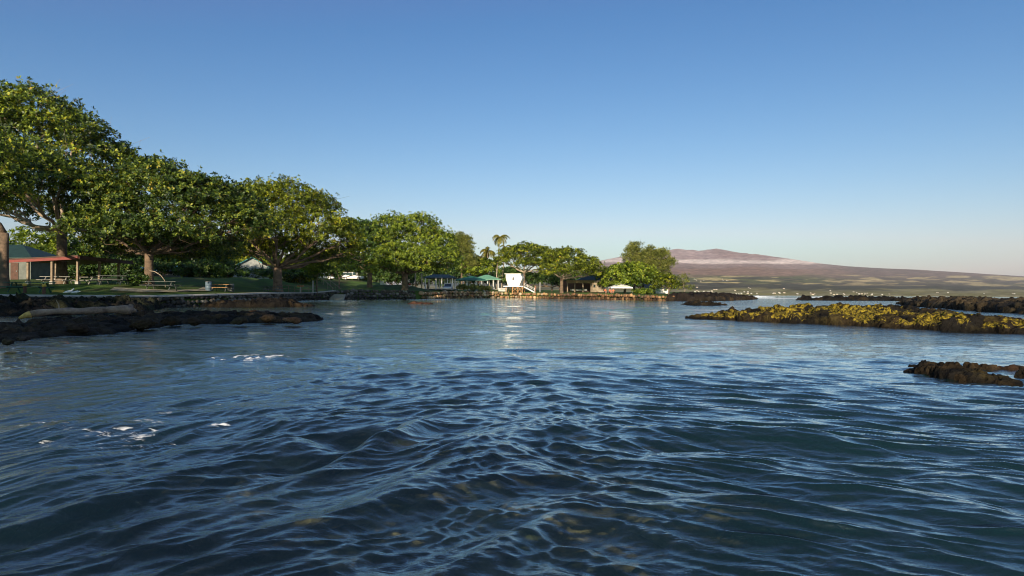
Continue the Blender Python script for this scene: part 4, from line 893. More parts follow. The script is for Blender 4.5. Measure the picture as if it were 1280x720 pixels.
# short posts at the green table, lit knobs painted as yellow caps
for px, lab in ((31, 'left pale round bollard behind the green table'), (55, 'right pale round bollard behind the green table')):
    g_ = gp(px, 39.0); o_ = thing('bollard', g_, lab, 'bollard', 'short bollards'); b_ = MB(); b_.tube([(0, 0, -.1), (0, 0, .5)], .10, 10); b_.build('shaft', M['brownpaint_and_shade'], o_)
    b_ = MB(); b_.tube([(0, 0, .5), (0, 0, .58), (0, 0, .66), (0, 0, .68)], [.12, .14, .10, .02], 10); b_.build('cap', M['yellow'], o_)
def barrel(label, px, d, m_, h_=.9, r_=.28):
    g_ = gp(px, d); o_ = thing('trash_barrel', g_, label, 'trash barrel', 'trash barrels'); b_ = MB()
    zs = [0, .02, .3, .31, .33, .34, .6, .61, .63, .64, .88, .9]; rs = [.93, .97, .97, 1.02, 1.02, .97, .97, 1.02, 1.02, .97, .98, .93]
    b_.tube([(0, 0, z*h_/.9) for z in zs], [q*r_ for q in rs], 16); b_.build('drum', m_, o_, True); b_ = MB(); b_.tube([(0, 0, h_), (0, 0, h_+.04)], [r_*1.02, r_*.8], 16); b_.build('lid', M['metal'], o_)
barrel('blue grey trash barrel left of the orange lit table', 260.5, 55, M['bluebarrel'])
barrel('dark trash barrel at the right end of the orange lit table', 289, 57, M['darktable'], .8)
# short bolted yellow block
g_ = gp(73, 42); o_ = thing('yellow_block', g_, 'short yellow block on the grass beside the green table', 'wheel stop'); b_ = MB(); b_.box((0, 0, .10), (.85, .18, .22), taper=.86); b_.build('block', M['yellow'], o_, bevel=.02)
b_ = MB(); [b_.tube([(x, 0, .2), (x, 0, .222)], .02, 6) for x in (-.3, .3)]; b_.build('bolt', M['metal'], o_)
# pedestal grill
g_ = gp(375.5, 78); o_ = thing('pedestal_grill', g_, 'pedestal barbecue grill left of the grey post', 'grill')
b_ = MB(); b_.tube([(0, 0, -.1), (0, 0, .85)], .09, 10); b_.build('pedestal', M['concrete'], o_)
b_ = MB(); b_.box((0, 0, .87), (.75, .5, .05)); b_.box((0, .24, .98), (.75, .03, .2)); b_.box((-.36, 0, .98), (.03, .46, .2)); b_.box((.36, 0, .98), (.03, .46, .2)); b_.build('firebox', M['orangewood_and_sun'], o_)  # orange of the firebox is sunlight painted on the grill top
b_ = MB(); [b_.tube([(-.33+.083*k, -.24, 1.05), (-.33+.083*k, .22, 1.05)], .008, 4) for k in range(9)]; b_.build('grate', M['metal'], o_)
# grey post at shore
g_ = gp(391, 80); o_ = thing('signpost', g_, 'plain grey post standing on the concrete coping', 'post'); b_ = MB(); b_.box((0, 0, .8), (.16, .16, 1.75)); b_.build('shaft', M['concrete'], o_, bevel=.01); b_ = MB(); b_.box((0, 0, 1.70), (.2, .2, .05)); b_.build('cap', M['concrete'], o_)
g_ = gp(675, 144); o_ = thing('signpost', g_, 'tall pale grey post on the lawn right of the tower ramp', 'post'); b_ = MB(); b_.tube([(0, 0, -.1), (0, 0, 2.5)], .14, 8); b_.build('shaft', M['metal'], o_); b_ = MB(); b_.tube([(0, 0, 2.5), (0, 0, 2.6)], [.15, .04], 8); b_.build('cap', M['metal'], o_)
# railing behind the forked tree
def railing(label, pts_, h_, m_, npost, rails=(1.0, .5)):
    o0 = pts_[0]; root = thing('railing', o0, label, 'railing', 'metal railings'); n = len(pts_)-1
    for k in range(npost):
        q = k/(npost-1)*n; i = min(int(q), n-1); p_ = pts_[i].lerp(pts_[i+1], q-i)-o0
        b_ = MB(); b_.tube([p_, p_+Vector((0, 0, h_))], .045, 6); b_.build('post', m_, root)
    for f_ in rails: b_ = MB(); b_.tube([p_-o0+Vector((0, 0, h_*f_)) for p_ in pts_], .035, 6); b_.build('rail', m_, root)
railing('low timber railing right of the forked trunk', [gp(353, 80), gp(372, 81), gp(395, 84)], .95, M['lightwood'], 6)
def stair_rail(label, pa, pb, d0, d1):
    a = P(*pa, d0); b = P(*pb, d1); root = thing('handrail', b, label, 'handrail', 'step handrails'); v = a-b
    b_ = MB(); b_.tube([v+Vector((-.8, 0, 0)), v, Vector((0, 0, 0)), Vector((.25, 0, -.15))], .04, 6); b_.build('rail', M['lightwood'], root)
    for q in (0, .5, 1): p_ = v*q; b_ = MB(); b_.tube([p_, (p_.x, p_.y, p_.z-.95)], .035, 6); b_.build('post', M['lightwood'], root)
stair_rail('left sloping handrail of the steps down to the water', (404, 349), (415.5, 359.5), 92, 90)
stair_rail('right sloping handrail of the steps down to the water', (413, 351), (425, 360), 94, 92)
v0 = P(421, 371.5, 86); st_ = thing('water_steps', (v0.x, v0.y, 0), 'pale concrete steps going into the cove water', 'steps')
for k in range(5): b_ = MB(); b_.box((0, .35*k, .10+.16*k), (2.1-.1*k, .5, .2)); b_.build('step', M['concrete'], st_, bevel=.01)
# curved pale branch/pipe by trunk
g_ = gp(187, 47); o_ = thing('fallen_branch', g_, 'pale bent branch arching down behind the long dark table', 'branch'); b_ = MB(); b_.tube([(.0, 0, 1.35), (.4, .0, 1.30), (.9, .0, 1.0), (1.25, .0, .55), (1.3, 0, .0)], [.03, .03, .027, .025, .02], 6); b_.build('stem', M['palebark_and_sun'], o_)

# cars
def car(label, px, d, rz, paint, name='parked_car', L_=4.6, suv=True, dz=0, group='cars parked behind the trees'):
    g_ = gp(px, d); g_.z += dz; root = thing(name, g_, label, 'car', group, rz)
    W = .9; hb = .95 if suv else .82; ht = 1.72 if suv else 1.42
    prof = [(-L_/2, .45), (-L_/2, hb-.05), (-L_/2+.08, hb), (L_/2-1.25, hb+.03), (L_/2-.25, hb-.12), (L_/2, hb-.28), (L_/2, .42), (L_/2-.1, .30), (-L_/2+.1, .30)]
    b_ = MB(); n = len(prof); vs = [(x, s_*W*(.97 if z > .8 else 1), z) for s_ in (-1, 1) for x, z in prof]
    b_.add(vs, [tuple(range(n)), tuple(range(2*n-1, n-1, -1))]+[(i+n, (i+1) % n+n, (i+1) % n, i) for i in range(n)]); b_.build('body', paint, root, bevel=.05)
    cb = [(-L_/2+.12, hb-.02), (-L_/2+.35, ht-.05), (-L_/2+.6, ht), (L_/2-2.1, ht), (L_/2-1.25, hb)] if suv else [(-L_/2+.6, hb), (-L_/2+1.3, ht), (L_/2-2.0, ht), (L_/2-1.15, hb)]
    def cabin(inset, sh, nm, m_, grow=0):
        n = len(cb); cxm = sum(x for x, z in cb)/n; b2 = MB()
        vs = [((x-cxm)*sh+cxm, s_*((W-.06)-(.16 if z > hb+.2 else 0)+grow), hb+(z-hb)*inset) for s_ in (-1, 1) for x, z in cb]
        b2.add(vs, [tuple(range(n)), tuple(range(2*n-1, n-1, -1))]+[(i+n, (i+1) % n+n, (i+1) % n, i) for i in range(n)]); return b2.build(nm, m_, root)
    cabin(.90, .99, 'window', M['glass'])
    b_ = MB(); xs = [c[0] for c in cb if c[1] > hb+.4]; x0, x1 = min(xs), max(xs); b_.box(((x0+x1)/2, 0, ht-.03), (x1-x0+.1, 1.44, .09)); b_.build('roof', paint, root, bevel=.03)
    for x in (-L_*.30, 0.05, L_*.5-1.35 if suv else L_*.3):
        for s_ in (-1, 1): b_ = MB(); b_.tube([(x, s_*(W-.05), hb), (x*.92-.05, s_*(W-.20), ht-.04)], .035, 5); b_.build('pillar', paint, root)
    for x in (-L_*.31, L_*.31):
        for s_ in (-1, 1):
            b_ = MB(); b_.tube([(x, s_*(W-.20), .34), (x, s_*(W+.01), .34)], .34, 18); wh = b_.build('wheel', M['rubber'], root)
            b_ = MB(); b_.tube([(x, s_*(W+.0), .34), (x, s_*(W+.025), .34)], .20, 12); b_.build('rim', M['metal'], wh)
    for s_ in (-1, 1):
        b_ = MB(); b_.box((L_/2-.03, s_*.62, hb-.25), (.12, .36, .15)); b_.build('headlight', M['white'], root)
        b_ = MB(); b_.box((-L_/2+.02, s_*.74, hb-.12), (.08, .16, .28)); b_.build('tail_light', M['redpaint'], root)
    b_ = MB(); b_.box((L_/2+.02, 0, .42), (.10, 1.7, .18)); b_.build('bumper', M['chrome'], root)
    return root
carw = mat('car_white', (.72, .70, .66), (.68, .66, .62), .25, 1, 0, spec=.6)
car('white sport utility car parked left of the domed tree, side on', 441, 127, R(4), carw)
car('white car half hidden behind the lime sapling', 404, 125, R(8), carw, suv=False)
car('small white car facing the shore in front of the column pavilion', 560, 127, R(-92), carw, L_=3.6, dz=0)

# boxes by the cars
for px, py, w_, h_, lab in ((477, 352, .65, .75, 'upright white cooler on the shaded bank'), (481.5, 353.8, .8, .35, 'low white cooler lying beside the upright one')):
    g_ = gp(px, 118); o_ = thing('cooler', g_, lab, 'cooler', 'white coolers'); b_ = MB(); b_.box((0, 0, h_*.45), (w_, .4, h_*.9)); b_.build('body', M['white'], o_, bevel=.03); b_ = MB(); b_.box((0, 0, h_*.94), (w_+.03, .43, h_*.1)); b_.build('lid', M['white'], o_, bevel=.01)
for px, d, h_, lab in ((519, 124, 2.9, 'left sunlit wooden pole under the domed tree'), (527, 126, 3.4, 'tallest and thickest sunlit pole under the domed tree'), (535.5, 128, 2.4, 'right pale pole under the domed tree')):
    g_ = gp(px, d); o_ = thing('wooden_pole', g_, lab, 'pole', 'sunlit poles'); b_ = MB(); b_.tube([(0, 0, -.1), (.02, 0, h_*.5), (0, 0, h_)], [.16, .14, .12], 8); b_.build('shaft', M['palebark_and_sun'], o_, True); b_ = MB(); b_.tube([(0, 0, h_), (0, 0, h_+.06)], [.13, .05], 8); b_.build('cap', M['palebark_and_sun'], o_)

# ------------------------------------------------------------------ people and birds (far away, small)
def person(label, px, d, shirt, legs, pose='stand', rz=0, hair='hair', h_=1.68, dz=0):
    g_ = gp(px, d); g_.z += dz; root = thing('person', g_, label, 'person', 'people on the far shore', rz); s_ = h_/1.7
    hip_ = .92 if pose == 'stand' else .28
    J = {'pel': (0, 0, hip_), 'che': (0, .02, hip_+.38), 'nec': (0, .02, hip_+.56), 'hea': (0, 0, hip_+.70), 'top': (0, 0, hip_+.80)}
    if pose == 'stand':
        J.update(kl=(-.10, -.04, .50), fl=(-.11, .0, .06), tl=(-.12, -.14, .03), kr=(.10, -.02, .50), fr=(.12, .06, .06), tr=(.13, -.08, .03), el=(-.27, .02, 1.16), hl=(-.26, -.10, .92), er=(.27, .02, 1.16), hr=(.30, -.08, .94))
    else:
        J.update(kl=(-.14, -.42, .46), fl=(-.14, -.52, .08), tl=(-.14, -.64, .05), kr=(.14, -.40, .46), fr=(.16, -.5, .08), tr=(.16, -.62, .05), el=(-.26, -.06, .5), hl=(-.18, -.34, .5), er=(.26, -.06, .5), hr=(.18, -.32, .5))
    J['sl'] = (-.19, .02, hip_+.50); J['sr'] = (.19, .02, hip_+.50)
    ks = list(J); rad = dict(pel=.15, che=.155, nec=.06, hea=.095, top=.07, kl=.07, kr=.07, fl=.045, fr=.045, tl=.035, tr=.035, sl=.06, sr=.06, el=.045, er=.045, hl=.03, hr=.03)
    E = [('pel', 'che'), ('che', 'nec'), ('nec', 'hea'), ('hea', 'top'), ('pel', 'kl'), ('kl', 'fl'), ('fl', 'tl'), ('pel', 'kr'), ('kr', 'fr'), ('fr', 'tr'), ('che', 'sl'), ('sl', 'el'), ('el', 'hl'), ('che', 'sr'), ('sr', 'er'), ('er', 'hr')]
    def skin(nm, keys, edges, mul, m_):
        me = bpy.data.meshes.new(nm); ix = {k: i for i, k in enumerate(keys)}
        me.from_pydata([tuple(c*s_ for c in J[k]) for k in keys], [(ix[a], ix[b]) for a, b in edges], []); me.materials.append(m_)
        o = bpy.data.objects.new(nm, me); COL.objects.link(o); o.parent = root
        md = o.modifiers.new('skin', 'SKIN'); me.skin_vertices[0].data[0].use_root = True
        for i, k in enumerate(keys): me.skin_vertices[0].data[i].radius = (rad[k]*mul*s_, rad[k]*mul*s_*(.75 if k in ('pel', 'che') else 1))
        sb = o.modifiers.new('sub', 'SUBSURF'); sb.levels = 1; sb.render_levels = 1; return o
    skin('body', ks, E, 1.0, M['skin'])
    skin('shirt', ['che', 'pel', 'sl', 'sr', 'el', 'er'], [('che', 'pel'), ('che', 'sl'), ('che', 'sr'), ('sl', 'el'), ('sr', 'er')], 1.13, shirt)
    skin('shorts', ['pel', 'kl', 'kr'], [('pel', 'kl'), ('pel', 'kr')], 1.16, legs)
    V, Fc = sph(3, 10, 7); hc = np.array(J['hea'])*s_+np.array([0, .02, .05])*s_
    fast('hair', V*np.array([.105, .115, .10])*s_+hc, Fc, M[hair], root, True)
person('seated person in a bright red top under the domed tree', 505, 119, M['redcloth'], M['darkcloth'], 'sit', .3)
person('person in a red top with arms down right of the seated one', 512, 117, M['redcloth'], M['whiteside'], 'sit', -.4, dz=-.1)
person('person in brown standing at the foot of the tower ramp', 669, 143.5, M['browncloth'], M['browncloth'], 'stand', .2)
person('person in an orange top left of the white tent', 756.5, 120, M['orangecloth'], M['darkcloth'], 'sit', .2)
person('left of two people in orange under the tent edge', 762.5, 117, M['orangecloth'], M['orangecloth'], 'sit', .4)
person('right of two people in orange under the tent edge', 766.5, 117, M['orangecloth'], M['darkcloth'], 'sit', -.3)
def bird(label, px, d, rz, s_=1.0, up=True):
    g_ = gp(px, d); root = thing('bird', g_, label, 'bird', 'white birds on the wall', rz); g_.z += .0
    b_ = MB(); b_.tube([(-.28*s_, 0, .16*s_), (-.15*s_, 0, .20*s_), (0, 0, .22*s_), (.10*s_, 0, .25*s_), (.15*s_, 0, .33*s_ if up else .25*s_), (.19*s_, 0, .37*s_ if up else .26*s_), (.23*s_, 0, .36*s_ if up else .25*s_)], [.01, .05*s_, .075*s_, .06*s_, .03*s_, .035*s_, .008], 9); b_.build('body', M['birdwhite'], root, True)
    for y in (-.03, .03): b_ = MB(); b_.tube([(0, y, .17*s_), (0, y, 0)], .008, 4); b_.build('leg', M['darkcloth'], root)
    b_ = MB(); b_.tube([(.22*s_, 0, .36*s_ if up else .25*s_), (.29*s_, 0, .34*s_ if up else .23*s_)], [.010, .003], 5); b_.build('beak', M['yellow'], root)
bird('white bird with raised neck on the lawn edge above the log', 86.5, 37.2, .3, 1.3)
bird('white bird crouching on the lawn edge right of the other bird', 95, 37.2, .1, 1.2, False)

# ------------------------------------------------------------------ far coast and volcano
RD = 9000.0; CD = 2600.0
sk = np.array([(300, 368), (560, 352), (640, 343), (700, 334), (745, 327), (770, 322), (800, 318), (830, 313.5), (845, 311), (862, 312.5), (874, 314), (885, 312), (897, 310.6), (910, 313), (925, 316), (945, 318), (960, 320), (1000, 325.5), (1030, 330), (1060, 333), (1100, 335.5), (1150, 337.5), (1200, 340.5), (1240, 343), (1280, 345.5), (1400, 352), (1700, 362), (2100, 366)])
def skyh(px):
    y = np.interp(px, sk[:, 0], sk[:, 1]); return 367+ROLL*(px-640)-y
nu = 480; nr_ = 210
U = np.linspace(200, 2000, nu); yy = np.concatenate([np.linspace(CD-60, RD, nr_-14), np.linspace(RD*1.02, RD*1.7, 14)])
PX, YY = np.meshgrid(U, yy); XX = (PX-640)/F*YY
tt = (YY-CD)/(RD-CD)
e_full = skyh(PX)+(1.6*(fbm(PX/11, PX*0, 301, 3)-.5)+.9*(fbm(PX/4.5, PX*0, 303, 2)-.5))*np.exp(-((PX-890)/110)**2)
# projected height grows steadily inland
fr_ = np.where(tt < 1, np.clip(tt, -.02, 1)**.85, 1-(tt-1)*.35)
Zm = e_full/F*YY*fr_
rough_ = (fbm(XX/420, YY/900, 5, 5)-.5)*.16*np.clip(tt*1.4, 0, 1)*(1-np.clip((tt-.9)/.1, 0, 1)*.8)
Zm = Zm*(1+rough_*.45)+(fbm(XX/160, YY/260, 8, 4)-.5)*14*np.clip(tt*4, 0, 1)*(1-np.clip((tt-.8)/.2, 0, 1)*.8)
Zm = np.where(YY < CD, -5, Zm+3)
ep = Zm/YY*F                                     # height above the horizon in photo pixels
n1_ = fbm(PX/55, ep/7, 11, 5); n2_ = fbm(PX/26+5, ep/1.7, 12, 5); n3_ = fbm(PX/48+9, ep/3.2, 14, 4)
e2_ = ep+(n1_-.5)*9
def lerp(a, b, t): return a*(1-t[..., None])+b*t[..., None]
def cc(*c): return np.array(c)+np.zeros(Zm.shape+(3,))
Cc = cc(.17, .150, .062)
Cc = lerp(Cc, cc(.21, .185, .10), sstep(.45, .6, n2_)*(1-sstep(7, 10, ep)))
Cc = lerp(Cc, cc(.060, .055, .040), sstep(8, 10, e2_)*(1-sstep(14, 17, e2_)))
Cc = lerp(Cc, cc(.055, .052, .034), sstep(.52, .60, n3_)*sstep(4, 8, ep)*(1-sstep(23, 27, ep))*.85)
Cc = lerp(Cc, cc(.100, .105, .045), sstep(15, 18, e2_))
Cc = lerp(Cc, cc(.40, .32, .15), sstep(.55, .60, n2_)*sstep(11, 15, ep)*(1-sstep(23, 25, ep)))
Cc = lerp(Cc, cc(.055, .050, .040), sstep(.56, .62, fbm(PX/30+2, ep/1.3, 22, 4))*sstep(12, 14, ep)*(1-sstep(24, 27, ep))*.8)
Cc = lerp(Cc, cc(.22, .135, .10), sstep(22, 26, e2_))
Cc = lerp(Cc, cc(.25, .175, .155), sstep(32, 36, e2_))
Cc = lerp(Cc, cc(.62, .50, .45), sstep(38.5, 41, ep+(n1_-.5)*6)*(1-sstep(43.5, 47, ep+(n1_-.5)*7))*sstep(.25, .5, n2_+.05))  # pale band: sunlight on the slope put into the colour
Cc = lerp(Cc, cc(.36, .255, .24), sstep(44, 47.5, ep+(n1_-.5)*5))
Cc = lerp(Cc, cc(.26, .17, .155), sstep(44, 47.5, ep)*sstep(.48, .62, n3_)*.8)
rt_ = sstep(1000, 1080, PX)*sstep(10, 20, ep)
Cc = lerp(Cc, cc(.13, .090, .075), rt_*.7)
Cc = lerp(Cc, cc(.38, .29, .15), rt_*sstep(.55, .60, n2_)*(1-sstep(25, 28, ep)))
Cc *= (.72+.56*fbm(PX/6, ep/1.1, 19, 3))[..., None]
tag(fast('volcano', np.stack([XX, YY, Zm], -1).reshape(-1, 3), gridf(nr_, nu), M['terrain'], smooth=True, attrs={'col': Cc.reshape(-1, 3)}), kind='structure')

# town on the far shore: small houses, one by one
hm = [mat('town_white', (.50, .47, .42), (.40, .38, .34)), mat('town_cream', (.55, .47, .36), (.45, .37, .28)), mat('town_roof', (.32, .20, .16), (.2, .13, .1)), mat('town_pale_roof', (.48, .44, .40), (.38, .35, .32))]
protos = []
for k in range(6):
    L_, W_, H_ = [(6, 4, 1.4), (8, 5, 1.6), (5, 4, 1.4), (10, 6, 2.0), (7, 5, 2.4), (5, 4, 1.2)][k]
    root = thing('house', (0, 0, -50), 'x', 'house', 'houses of the town on the far shore')
    b_ = MB(); b_.box((0, 0, H_/2-1), (L_, W_, H_+2)); b_.build('wall', hm[k % 2], root)
    b_ = MB(); a, c = L_/2+.6, W_/2+.6; h0 = H_; h1 = H_+1.1
    b_.add([(-a, -c, h0), (a, -c, h0), (a, c, h0), (-a, c, h0), (-a, 0, h1), (a, 0, h1)], [(0, 1, 5, 4), (2, 3, 4, 5), (1, 2, 5), (3, 0, 4), (3, 2, 1, 0)]); b_.build('roof', hm[2+(k % 3 > 0)], root)
    protos.append(root)
def mz(px, y):
    i = np.clip((px-200)/(1800)*(nu-1), 0, nu-2); j = int(np.searchsorted(yy, y)); return float(Zm[min(j, nr_-1), int(round(i))])
first = [True]*6; r_ = np.random.default_rng(77); cnt = 0
for k in range(84):
    q = r_.uniform()
    if q < .72: px = r_.uniform(868, 1125); y = CD+abs(r_.normal(0, 150))+25
    elif q < .88: px = r_.uniform(850, 1275); y = CD+r_.uniform(100, 800)
    else: px = r_.uniform(850, 920); y = CD+r_.uniform(1300, 1900)
    t_ = int(r_.integers(0, 6)); z = mz(px, y)
    o = protos[t_] if first[t_] else copy_tree(protos[t_]); first[t_] = False
    o.location = ((px-640)/F*y, y, z+.5); o.rotation_euler = (0, 0, r_.normal(0, .35))
    if t_ == 3 or t_ == 4: sz_ = 'long white block' 
    else: sz_ = 'tiny house'
    where = 'by the far waterline' if y < CD+200 else ('on the lower slope' if y < CD+1000 else 'high on the slope')
    side = 'near the lava tip' if px < 930 else ('above the breakers' if px < 1010 else ('above the yellow reef' if px < 1140 else 'towards the right edge'))
    depth_ = 'facing the bay' if abs(o.rotation_euler.z) < .12 else ('turned left' if o.rotation_euler.z > 0 else 'turned right')
    roof_ = 'brown roofed' if t_ % 3 == 0 else 'pale roofed'
    sz_ = sz_.replace('house', roof_+' house').replace('block', roof_+' block')
    o['label'] = '%s %s %s' % (sz_, where, side)+', '+depth_
    o['group'] = ('town: %s %s %s, ' % (sz_, where, side))+depth_

# ------------------------------------------------------------------ sea
def swell(X, Y, cell):
    """four systems of long-crested ripples that turn with the place, plus a low swell"""
    H = np.zeros(X.shape); DX = np.zeros(X.shape); DY = np.zeros(X.shape)
    xn = X+.25*np.sin(Y*.9)
    far = sstep(5.5, 10, Y); 
    wR = sstep(-.9, 1.3, xn); wL = 1-sstep(-2.6, -1.2, xn); wC = np.clip(1-wR-wL, 0, 1)
    patch = .62+.8*fbm(X*.45, Y*.28, 71, 4)
    calm = 1-.45*sstep(-1.5, -3.5, X)*(1-sstep(6, 9, Y))
    systems = [(R(-23), wR*(1-far)+.25*far, 1), (R(30), wC*(1-far), 1), (R(55), wL*(1-far)*.8, 1), (R(-4), far*.9+.12, 0), (R(12), far*.55, 0)]
    for si, (cr, wt, nearo) in enumerate(systems):
        rs = np.random.default_rng(50+si); wt = np.sqrt(np.clip(wt, 0, 1))*patch*calm
        sl = wt.max(1) > .01
        Xs, Ys, ws, cs = X[sl], Y[sl], wt[sl], cell[sl]
        wxx = Xs+.10*fbm(Xs*1.7, Ys*1.7, 81+si, 3)*2; wyy = Ys+.12*fbm(Xs*1.5+4, Ys*1.5, 84+si, 3)*2
        for k in range(46):
            lam = .055*(1.078**k)*rs.uniform(.95, 1.05)              # 5 cm to 1.7 m
            sl_ = (.125 if lam < .14 else .092 if lam < .30 else .092*(.30/lam)**1.35)*rs.uniform(.5, 1.3)
            if not nearo: sl_ = (.10 if lam < .30 else .10*(.30/lam)**.95)*rs.uniform(.5, 1.3)*.40
            th = cr-PI/2+rs.normal(0, .17 if lam < .3 else .26); kk = 2*PI/lam; am = sl_/kk
            fade = np.clip((lam/cs-4.0)/3.0, 0, 1)
            ph = rs.uniform(0, 2*PI)
            if fade.max() <= 0: continue
            arg = kk*(wxx*math.cos(th)+wyy*math.sin(th))+ph
            # wave groups: each train swells and dies along its way
            f_ = am*ws*fade*(.78+.55*np.sin(arg*.13+k)*np.sin((Xs*math.sin(th)-Ys*math.cos(th))*kk*.045+2.1*k))
            H[sl] += f_*np.sin(arg); DX[sl] += .45*f_*math.cos(th)*np.cos(arg); DY[sl] += .45*f_*math.sin(th)*np.cos(arg)
    rs = np.random.default_rng(9)
    for k in range(14):
        lam = 1.8*1.18**k; th = -PI/2+rs.normal(0, .35); am = .0032*lam**.45; fade = np.clip((lam/cell-2.2)/2, 0, 1)
        arg = 2*PI/lam*(X*math.cos(th)+Y*math.sin(th))+rs.uniform(0, 6.28); H += am*fade*np.sin(arg)
    return H, DX, DY
def bump2(X, Y, px, py, lx, ly, rot, amp):
    c = G(px, py, 0); dx = X-c.x; dy = Y-c.y; cr_, s_ = math.cos(rot), math.sin(rot)
    a = (dx*cr_+dy*s_)/lx; b = (-dx*s_+dy*cr_)/ly; return amp*np.exp(-a*a-b*b)
pyv = np.concatenate([np.linspace(720, 353, 4)[:0], np.arange(780, 6, -1.0)*.5])      # half-pixel rows of the photo at eye height 1.1
yrow = CH*F/np.arange(395, 4.5, -.50)
yrow = np.concatenate([yrow, np.geomspace(yrow[-1]*1.1, CD*1.02, 40)])
ucol = np.concatenate([np.linspace(-2.6, -1.02, 60)[:-1], np.linspace(-1.02, 1.02, 930), np.linspace(1.02, 2.6, 60)[1:]])
UU, YW = np.meshgrid(ucol, yrow); XW = UU*YW
cell = np.maximum(np.gradient(yrow)[:, None]*.82+0*UU, YW*.0022)
H, DX, DY = swell(XW, YW, cell)
# the swells that run over the rock bed close by: crest to the right of centre, a hole and lip left of centre
for px, py, lx, ly, rot, am in ((515, 618, 1.15, .17, .93, .055), (480, 558, .75, .12, 1.20, .075), (440, 550, .26, .17, .3, -.12), (395, 575, .45, .18, .5, -.07), (300, 585, .7, .16, .35, -.03), (345, 560, .55, .14, .35, .035),
        (590, 566, .5, .22, .7, .05), (640, 600, .6, .14, .8, .03), (880, 548, .55, .13, -.12, .058), (850, 566, .5, .12, -.15, -.045), (1010, 556, .45, .12, -.25, .052), (1000, 572, .5, .12, -.25, -.028),
        (760, 560, .5, .12, .3, .025), (700, 655, .6, .11, .75, .026), (620, 690, .5, .09, .8, .022), (950, 640, .6, .12, -.4, .022), (1150, 600, .8, .14, -.45, .028),
        (100, 640, .6, .10, .9, .030), (60, 662, .5, .09, .9, -.030), (170, 600, .7, .12, .6, .022), (250, 520, .9, .18, .35, .035), (230, 505, .8, .16, .3, -.03), (120, 552, 1.0, .16, .2, -.04), (140, 535, .9, .14, .2, .03), (318, 452, 1.0, .50, .05, .07), (400, 446, .9, .35, .0, .05), (640, 470, 1.6, .5, 0, .025), (860, 443, 1.4, .5, 0, .03)):
    H += 1.35*bump2(XW, YW, px, py, lx, ly, rot, am)
nb_ = np.exp(-((YW-3.6)/2.6)**2)
for lam, th, am, ph in ((1.25, R(-128), .013, .4), (.95, R(-70), .008, 2.0), (1.7, R(-105), .012, 4.0), (.7, R(-140), .005, 1.0)):
    H += nb_*am*np.sin(2*PI/lam*(XW*math.cos(th)+YW*math.sin(th))+ph+1.1*fbm(XW*.8, YW*.8, 333, 2)*3)
foam = np.zeros(XW.shape)
foam = np.maximum(foam, np.clip(bump2(XW, YW, 318, 449, .80, .95, .02, 1.25), 0, 1)*(.34+.40*sstep(.38, .60, fbm(XW*5, YW*3, 201, 5))))
for px, py, lx, ly, a_ in ((45, 532, .5, .10, .42), (100, 560, .35, .08, .42), (165, 545, .45, .10, .40), (225, 548, .3, .08, .42), (275, 533, .22, .06, .5), (210, 520, .5, .12, .36), (130, 585, .5, .06, .36), (262, 505, .3, .06, .40), (345, 500, .3, .06, .34)):
    foam = np.maximum(foam, bump2(XW, YW, px, py, lx, ly*1.5, .1, a_+.12))
env = bump2(XW, YW, 150, 548, 1.7, 1.1, .15, 1)+bump2(XW, YW, 270, 505, .8, .6, .1, .7)
foam = np.maximum(foam, np.clip(env, 0, 1)*(.28+.20*sstep(.45, .65, fbm(XW*3, YW*2, 205, 4))))
for px, py, lx, ly in ((905, 373.0, 20, 14), (955, 373.2, 18, 16), (985, 373.0, 12, 14), (1030, 373.6, 14, 12), (1125, 375.2, 14, 8)):
    foam = np.maximum(foam, bump2(XW, YW, px, py, lx, ly, 0, .8))
deep = .30+.54*sstep(-.4, 3.0, XW+ (YW-3)*.15)+.25*sstep(5, 14, YW)
near = np.exp(-((XW+.6)/1.2)**2-((YW-3.1)/1.3)**2)*.5
deep = np.clip(deep-near+.12*(fbm(XW*.8, YW*.8, 91)-.5)+.40*(1-sstep(-3.2, -1.5, XW)), .10, .97)  # raised at left too, darkening the water where the bed stays shallow
# calm shallows inside the cove keep their ripples small
Vw = np.stack([XW+DX, YW+DY, H], -1)
back = np.stack([ucol*60, np.full(len(ucol), -60.), np.zeros(len(ucol))], -1)[None]
Vw = np.concatenate([back, Vw]); att = lambda a: np.concatenate([a[:1], a]).ravel()
sea = fast('sea_water', Vw.reshape(-1, 3), gridf(len(yrow)+1, len(ucol)), M['water'], smooth=True, attrs={'foam': att(foam), 'deep': att(deep)}); tag(sea, kind='structure')

# seabed
yb = np.concatenate([np.geomspace(.6, 14, 200), np.geomspace(14.5, 5000, 60)]); ub = np.linspace(-3, 3, 400)
UB, YB = np.meshgrid(ub, yb); XB = UB*YB
f1, f2_, iv = worley(XB*3.2+.3*fbm(XB*3, YB*3), YB*3.2, 5); g1, g2, jv = worley(XB*7.5, YB*7.5, 6)
Zb = -.44+.16*fbm(XB*.9, YB*.9, 8)+np.clip((f2_-f1)*1.8, 0, 1)**.6*.13*iv+np.clip((g2-g1)*1.8, 0, 1)**.6*.04*jv-.9*sstep(1.5, 8, XB)-1.2*sstep(12, 40, YB)
Zb += .14*np.exp(-((XB+.7)/1.3)**2-((YB-3.0)/1.3)**2)
cb_ = .6*np.array([[.22, .155, .09], [.12, .11, .06], [.28, .20, .13], [.07, .065, .045], [.18, .13, .09]])[(iv*5).astype(int) % 5]*(.75+.5*jv)[..., None]*(.25+1.5*sstep(.3, .7, fbm(XB*1.6, YB*1.6, 44)))[..., None]
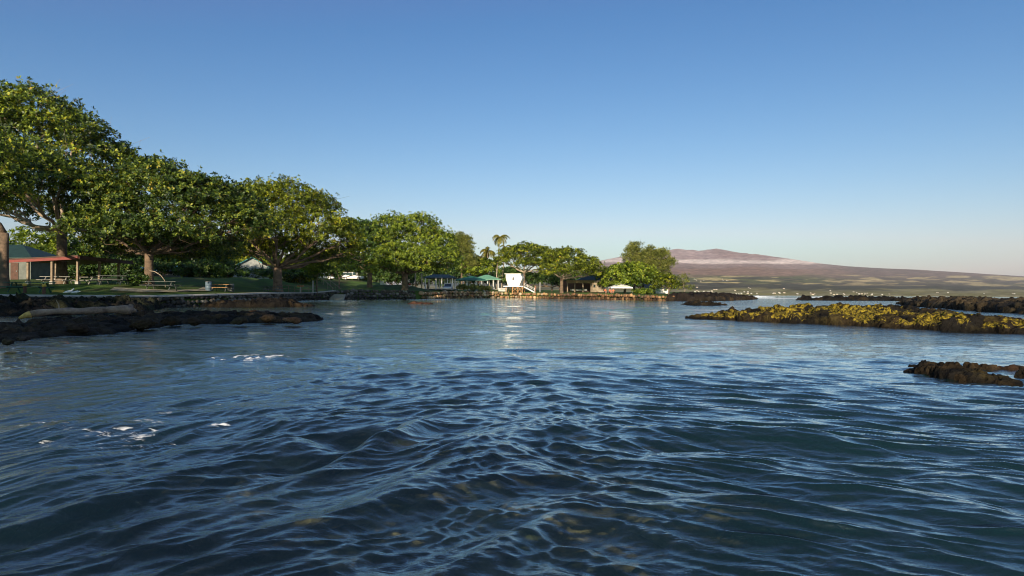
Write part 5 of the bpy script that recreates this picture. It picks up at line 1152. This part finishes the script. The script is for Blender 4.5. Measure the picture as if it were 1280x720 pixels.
bk = np.stack([ub*60, np.full(len(ub), -60.), np.full(len(ub), -.8)], -1)[None]
VB = np.concatenate([bk, np.stack([XB, YB, Zb], -1)]); cB = np.concatenate([cb_[:1], cb_])
tag(fast('seabed', VB.reshape(-1, 3), gridf(len(yb)+1, len(ub)), M['seabed'], smooth=True, attrs={'col': cB.reshape(-1, 3)}), kind='structure')

# breakers beyond the reefs: broken white crests, real height
fm_ = mat('sea_foam', (.80, .80, .80), (.62, .66, .70), .9, .5, .6)
for i, (px0, px1, d, h_, lab) in enumerate([(868, 905, 300, .9, 'left'), (928, 968, 290, 1.3, 'largest'), (1008, 1060, 300, 1.1, 'wide'), (1100, 1142, 230, .9, 'rightmost')]):
    a = P(px0, 370, d); b = P(px1, 370, d); n = 90; V = []
    xs = np.linspace(a.x, b.x, n); env = np.sin(np.linspace(0, PI, n))**.5*(.35+1.0*fbm(np.linspace(0, 9, n), np.zeros(n)+i, 60+i, 4))
    for j, (dy_, f_) in enumerate(((-3, -.1), (-2, .35), (-1, .8), (-.2, 1), (.8, .5), (2, -.1))):
        zz_ = h_*env*f_*(.75+.5*vn(xs*1.3, np.zeros(n)+j*3, 5)); V.append(np.stack([xs, d+dy_+1.5*vn(xs*.15, np.zeros(n)+i, 3), np.where(f_ < 0, -.1, zz_)], -1))
    V = [v*np.array([1, 1, .6]) for v in V]
    o = fast('breaking_wave', np.concatenate(V), gridf(6, n), fm_, None, True); o['kind'] = 'stuff'
    tag(o, 'white breaking wave on the far reef, %s one of the row' % lab, 'wave')

# ------------------------------------------------------------------ haze over the bay
hz, t, o = newmat('haze_air')
pv = N(t, 'ShaderNodeVolumePrincipled'); pv.inputs['Color'].default_value = (.78, .86, 1.0, 1); pv.inputs['Density'].default_value = 2.7e-5; pv.inputs['Anisotropy'].default_value = 0.0
t.links.new(pv.outputs[0], o.inputs['Volume'])
b_ = MB(); b_.box((6500, 7500, 497), (26000, 17000, 1006)); hb_ = b_.build('haze', hz); hb_['kind'] = 'stuff'
